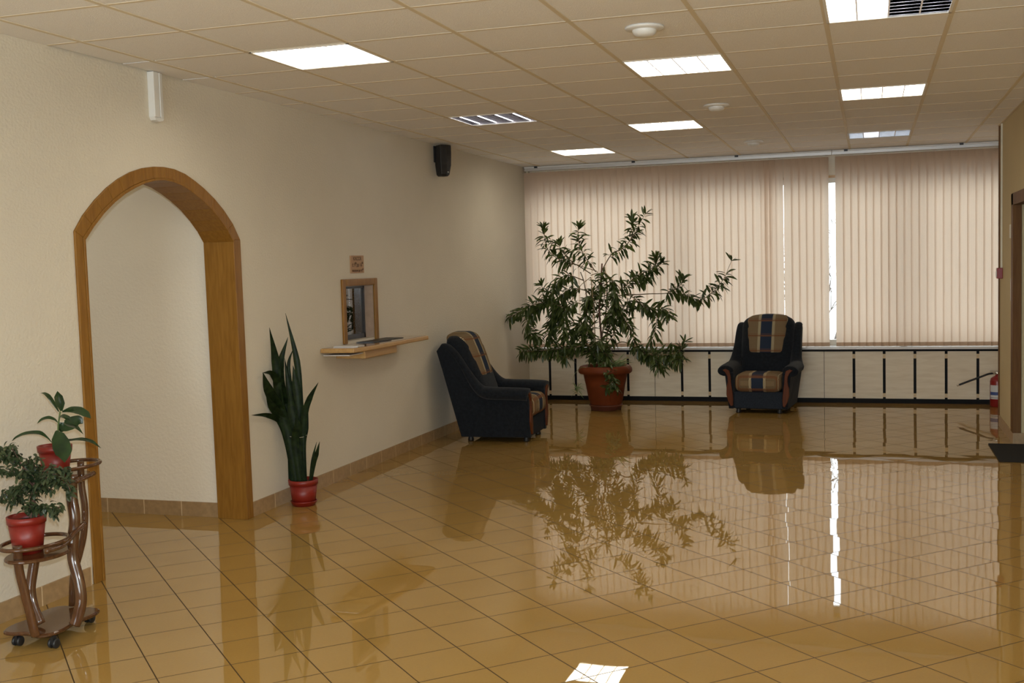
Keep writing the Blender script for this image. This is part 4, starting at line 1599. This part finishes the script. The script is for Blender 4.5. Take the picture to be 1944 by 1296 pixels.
# sign above
sg = empty('opening_hours_sign', (0.0, 8.42, 1.705), 'small tan opening hours sign above the cashier window', 'sign')
m = MB()
m.box((0.0, -0.125, -0.072), (0.008, 0.125, 0.072))
m.build('board', M['sign'], sg, bevel=0.002)


def text(body, y, z, size, sx=1.0):
    c = bpy.data.curves.new('lettering', 'FONT')
    c.body = body
    c.size = size
    c.align_x = 'CENTER'
    c.align_y = 'CENTER'
    c.extrude = 0.0006
    c.offset = 0.0006
    c.materials.append(M['ink'])
    t = bpy.data.objects.new('lettering', c)
    COL.objects.link(t)
    bpy.context.view_layer.update()
    me = bpy.data.meshes.new_from_object(t.evaluated_get(bpy.context.evaluated_depsgraph_get()))
    bpy.data.objects.remove(t)
    t = bpy.data.objects.new('lettering', me)
    COL.objects.link(t)
    t.parent = sg
    t.location = (0.0088, y, z)
    t.rotation_euler = (radians(90), 0, radians(90))
    t.scale = (sx, 1, 1)


text('КАССА', 0.0, 0.044, 0.042, 1.05)
text('с 9', -0.068, -0.006, 0.046, 1.0)
text('00', -0.030, 0.008, 0.024, 1.0)
text('до 16', 0.035, -0.006, 0.042, 1.0)
text('00', 0.095, 0.010, 0.024, 1.0)
text('перерыв до 14', -0.008, -0.052, 0.028, 0.98)
text('00', 0.102, -0.042, 0.016, 1.0)

# ------------------------------------------------------------ wall fittings
sp_ = empty('wall_loudspeaker', (0.0, 10.24, 2.70), 'black wall loudspeaker high on the left wall under the ceiling', 'loudspeaker')
sp_.scale = (0.85, 0.85, 1.08)
m = MB()
c_, s_ = cos(radians(-32)), sin(radians(-32))


def rotp(x, y, z):
    return (0.098 + x * c_ - y * s_, x * s_ + y * c_, z)


def sect(z, w0, w1, d):
    return [rotp(-d / 2, -w0 / 2, z), rotp(d / 2, -w1 / 2, z), rotp(d / 2 + 0.018, 0, z), rotp(d / 2, w1 / 2, z), rotp(-d / 2, w0 / 2, z)]


secs = [sect(-0.150, 0.085, 0.090, 0.07), sect(-0.135, 0.10, 0.115, 0.11), sect(-0.05, 0.11, 0.15, 0.135), sect(0.06, 0.11, 0.158, 0.14), sect(0.120, 0.105, 0.158, 0.135), sect(0.128, 0.095, 0.150, 0.125)]
vs = [v for s in secs for v in s]
fs = [(0, 1, 2, 3, 4)[::-1], tuple(25 + i for i in range(5))]
for k in range(5):
    for i in range(5):
        j = (i + 1) % 5
        fs.append((k * 5 + i, k * 5 + j, k * 5 + 5 + j, k * 5 + 5 + i))
m.add(vs, fs)
m.build('cabinet', M['black'], sp_, bevel=0.006, seg=3)
m = MB()
m.box((0.0, -0.015, 0.02), (0.05, 0.045, 0.10))
m.box((0.0, -0.02, -0.02), (0.012, 0.06, 0.125))
m.build('bracket', M['black_soft'], sp_)
m = MB()
a = rotp(0.069, 0.025, -0.115)
m.box((a[0] - 0.002, a[1] - 0.016, a[2] - 0.004), (a[0] + 0.006, a[1] + 0.010, a[2] + 0.005))
m.build('badge', M['chrome'], sp_)

cd = empty('cable_duct', (0.0, 5.745, 2.72), 'short white ribbed plastic duct hanging from the ceiling edge above the arch', 'cable duct')
cd.scale = (0.8, 0.78, 1.0)
m = MB()
m.box((0.0, -0.062, -0.135), (0.055, -0.005, 0.128))
m.box((0.0, -0.005, -0.135), (0.048, 0.012, 0.128))
m.box((0.0, 0.012, -0.130), (0.055, 0.026, 0.128))
m.box((0.0, 0.026, -0.135), (0.046, 0.060, 0.128))
m.build('cover', M['white_pl'], cd, bevel=0.003)
m = MB()
m.prism([(-0.062, -0.135), (0.060, -0.135), (0.045, -0.152), (0.0, -0.160), (-0.045, -0.152)], 0, 0.0, 0.05)
m.build('end_cap', M['white_pl'], cd, bevel=0.003)

fa = empty('fire_alarm_box', (RW, 11.40, 1.465), 'small red fire alarm call point on the right wall end', 'fire alarm')
m = MB()
m.box((-0.050, -0.045, -0.050), (0.0, 0.045, 0.050))
m.build('body', M['red'], fa, bevel=0.005)
m = MB()
m.box((-0.054, -0.028, -0.030), (-0.050, 0.028, 0.020))
m.build('front_plate', M['label'], fa, bevel=0.001)
m = MB()
m.box((RW - 0.014, 11.40, 1.515), (RW, 11.425, H - 0.001))
tag(m.build('wall_conduit', M['cream_pl']), 'thin cream conduit running down the right wall to the red alarm', 'conduit')
m = MB()
m.box((RW - 0.010, 10.66, 1.78), (RW, 10.76, 1.90))
tag(m.build('light_switch', M['cream_pl'], bevel=0.003), 'cream plate high on the right wall beside the brown doorway', 'switch')
m = MB()
m.box((RW - 0.008, 10.62, 1.235), (RW, 10.70, 1.425))
tag(m.build('door_plaque', M['rail'], bevel=0.002), 'narrow grey plaque on the right wall beside the brown doorway', 'plaque')

# ------------------------------------------------------------ fire extinguisher
EX = Vector((5.325, 13.06, 0))
ex = empty('fire_extinguisher', EX, 'red fire extinguisher half hidden behind the right wall end', 'fire extinguisher')
m = MB()
m.lathe([(0.070, 0.0), (0.075, 0.008), (0.075, 0.275), (0.066, 0.305), (0.040, 0.325), (0.022, 0.332), (0.022, 0.345)], (0, 0, 0), 32)
m.build('cylinder', M['red'], ex)
m = MB()
n_ = 14
for (za, zb, mi) in ((0.085, 0.235, 0), (0.128, 0.162, 1), (0.098, 0.102, 2)):
    rr = 0.0755 + 0.0006 * mi
    vs, fs = [], []
    for i in range(n_ + 1):
        t = radians(-160 + 140 * i / n_)
        vs += [(rr * cos(t), rr * sin(t), za), (rr * cos(t), rr * sin(t), zb)]
    for i in range(n_):
        fs.append((2 * i, 2 * i + 2, 2 * i + 3, 2 * i + 1))
    m.add(vs, fs, mi, True)
m.build('paper_label', [M['label'], M['label_blue'], M['black']], ex)
m = MB()
m.lathe([(0.018, 0.342), (0.026, 0.35), (0.026, 0.37), (0.015, 0.38)], (0, 0, 0), 18)
m.box((-0.05, -0.012, 0.352), (0.0, 0.012, 0.372))
m.build('valve', M['chrome'], ex)
m = MB()
m.tube(catmull([Vector((-0.03, 0, 0.360)), Vector((-0.09, -0.01, 0.352)), Vector((-0.16, -0.02, 0.325)), Vector((-0.28, -0.03, 0.278)), Vector((-0.385, -0.04, 0.236))], 6), 0.0105, 10)
m.build('hose', M['black'], ex)
m = MB()
m.tube([Vector((-0.385, -0.04, 0.236)), Vector((-0.41, -0.042, 0.226))], 0.009, 10)
m.build('nozzle', M['chrome'], ex)
m = MB()
m.box((-0.075, -0.010, 0.378), (0.06, 0.010, 0.386))
m.build('lever', M['chrome'], ex)

# ------------------------------------------------------------ door mat
m = MB()
m.box((4.99, 9.56, 0.0005), (6.1, 10.44, 0.010))
dm = m.build('door_mat', M['mat'], bevel=0.004)
tag(dm, 'dark grey rubber-backed mat on the floor at the right doorway', 'door mat')

# ------------------------------------------------------------ outside: snowy ground, bare shrub
m = MB()
m.box((-30, 14.2, -1.6), (40, 60, -1.5))
tag(m.build('ground_outside', M['ground']), 'snow covered ground outside the window', kind='structure')
random.seed(8)
tr = MB()


def twig(p, d, L, r, depth):
    q = p + d * L
    tr.tube([p, (p + q) * 0.5 + Vector((random.uniform(-.04, .04), 0, 0)) * L, q], [r, r * .85, r * .7], 5)
    if depth:
        for k in range(3 if depth > 1 else 4):
            nd = (d + Vector((random.uniform(-.8, .8), random.uniform(-.5, .5), random.uniform(-.1, .6)))).normalized()
            twig(p.lerp(q, random.uniform(.45, 1)), nd, L * random.uniform(.55, .8), r * .6, depth - 1)


GC = at(1580, 640, 19.0)
for k in range(3):
    twig(Vector((GC.x + random.uniform(-.4, .4), 19.0, -1.5)), Vector((random.uniform(-.15, .15), 0, 1)).normalized(), 1.7, 0.035, 5)
tag(tr.build('bare_shrub', M['bark']), 'bare winter shrub outside, glimpsed through the gap in the blinds', 'shrub')
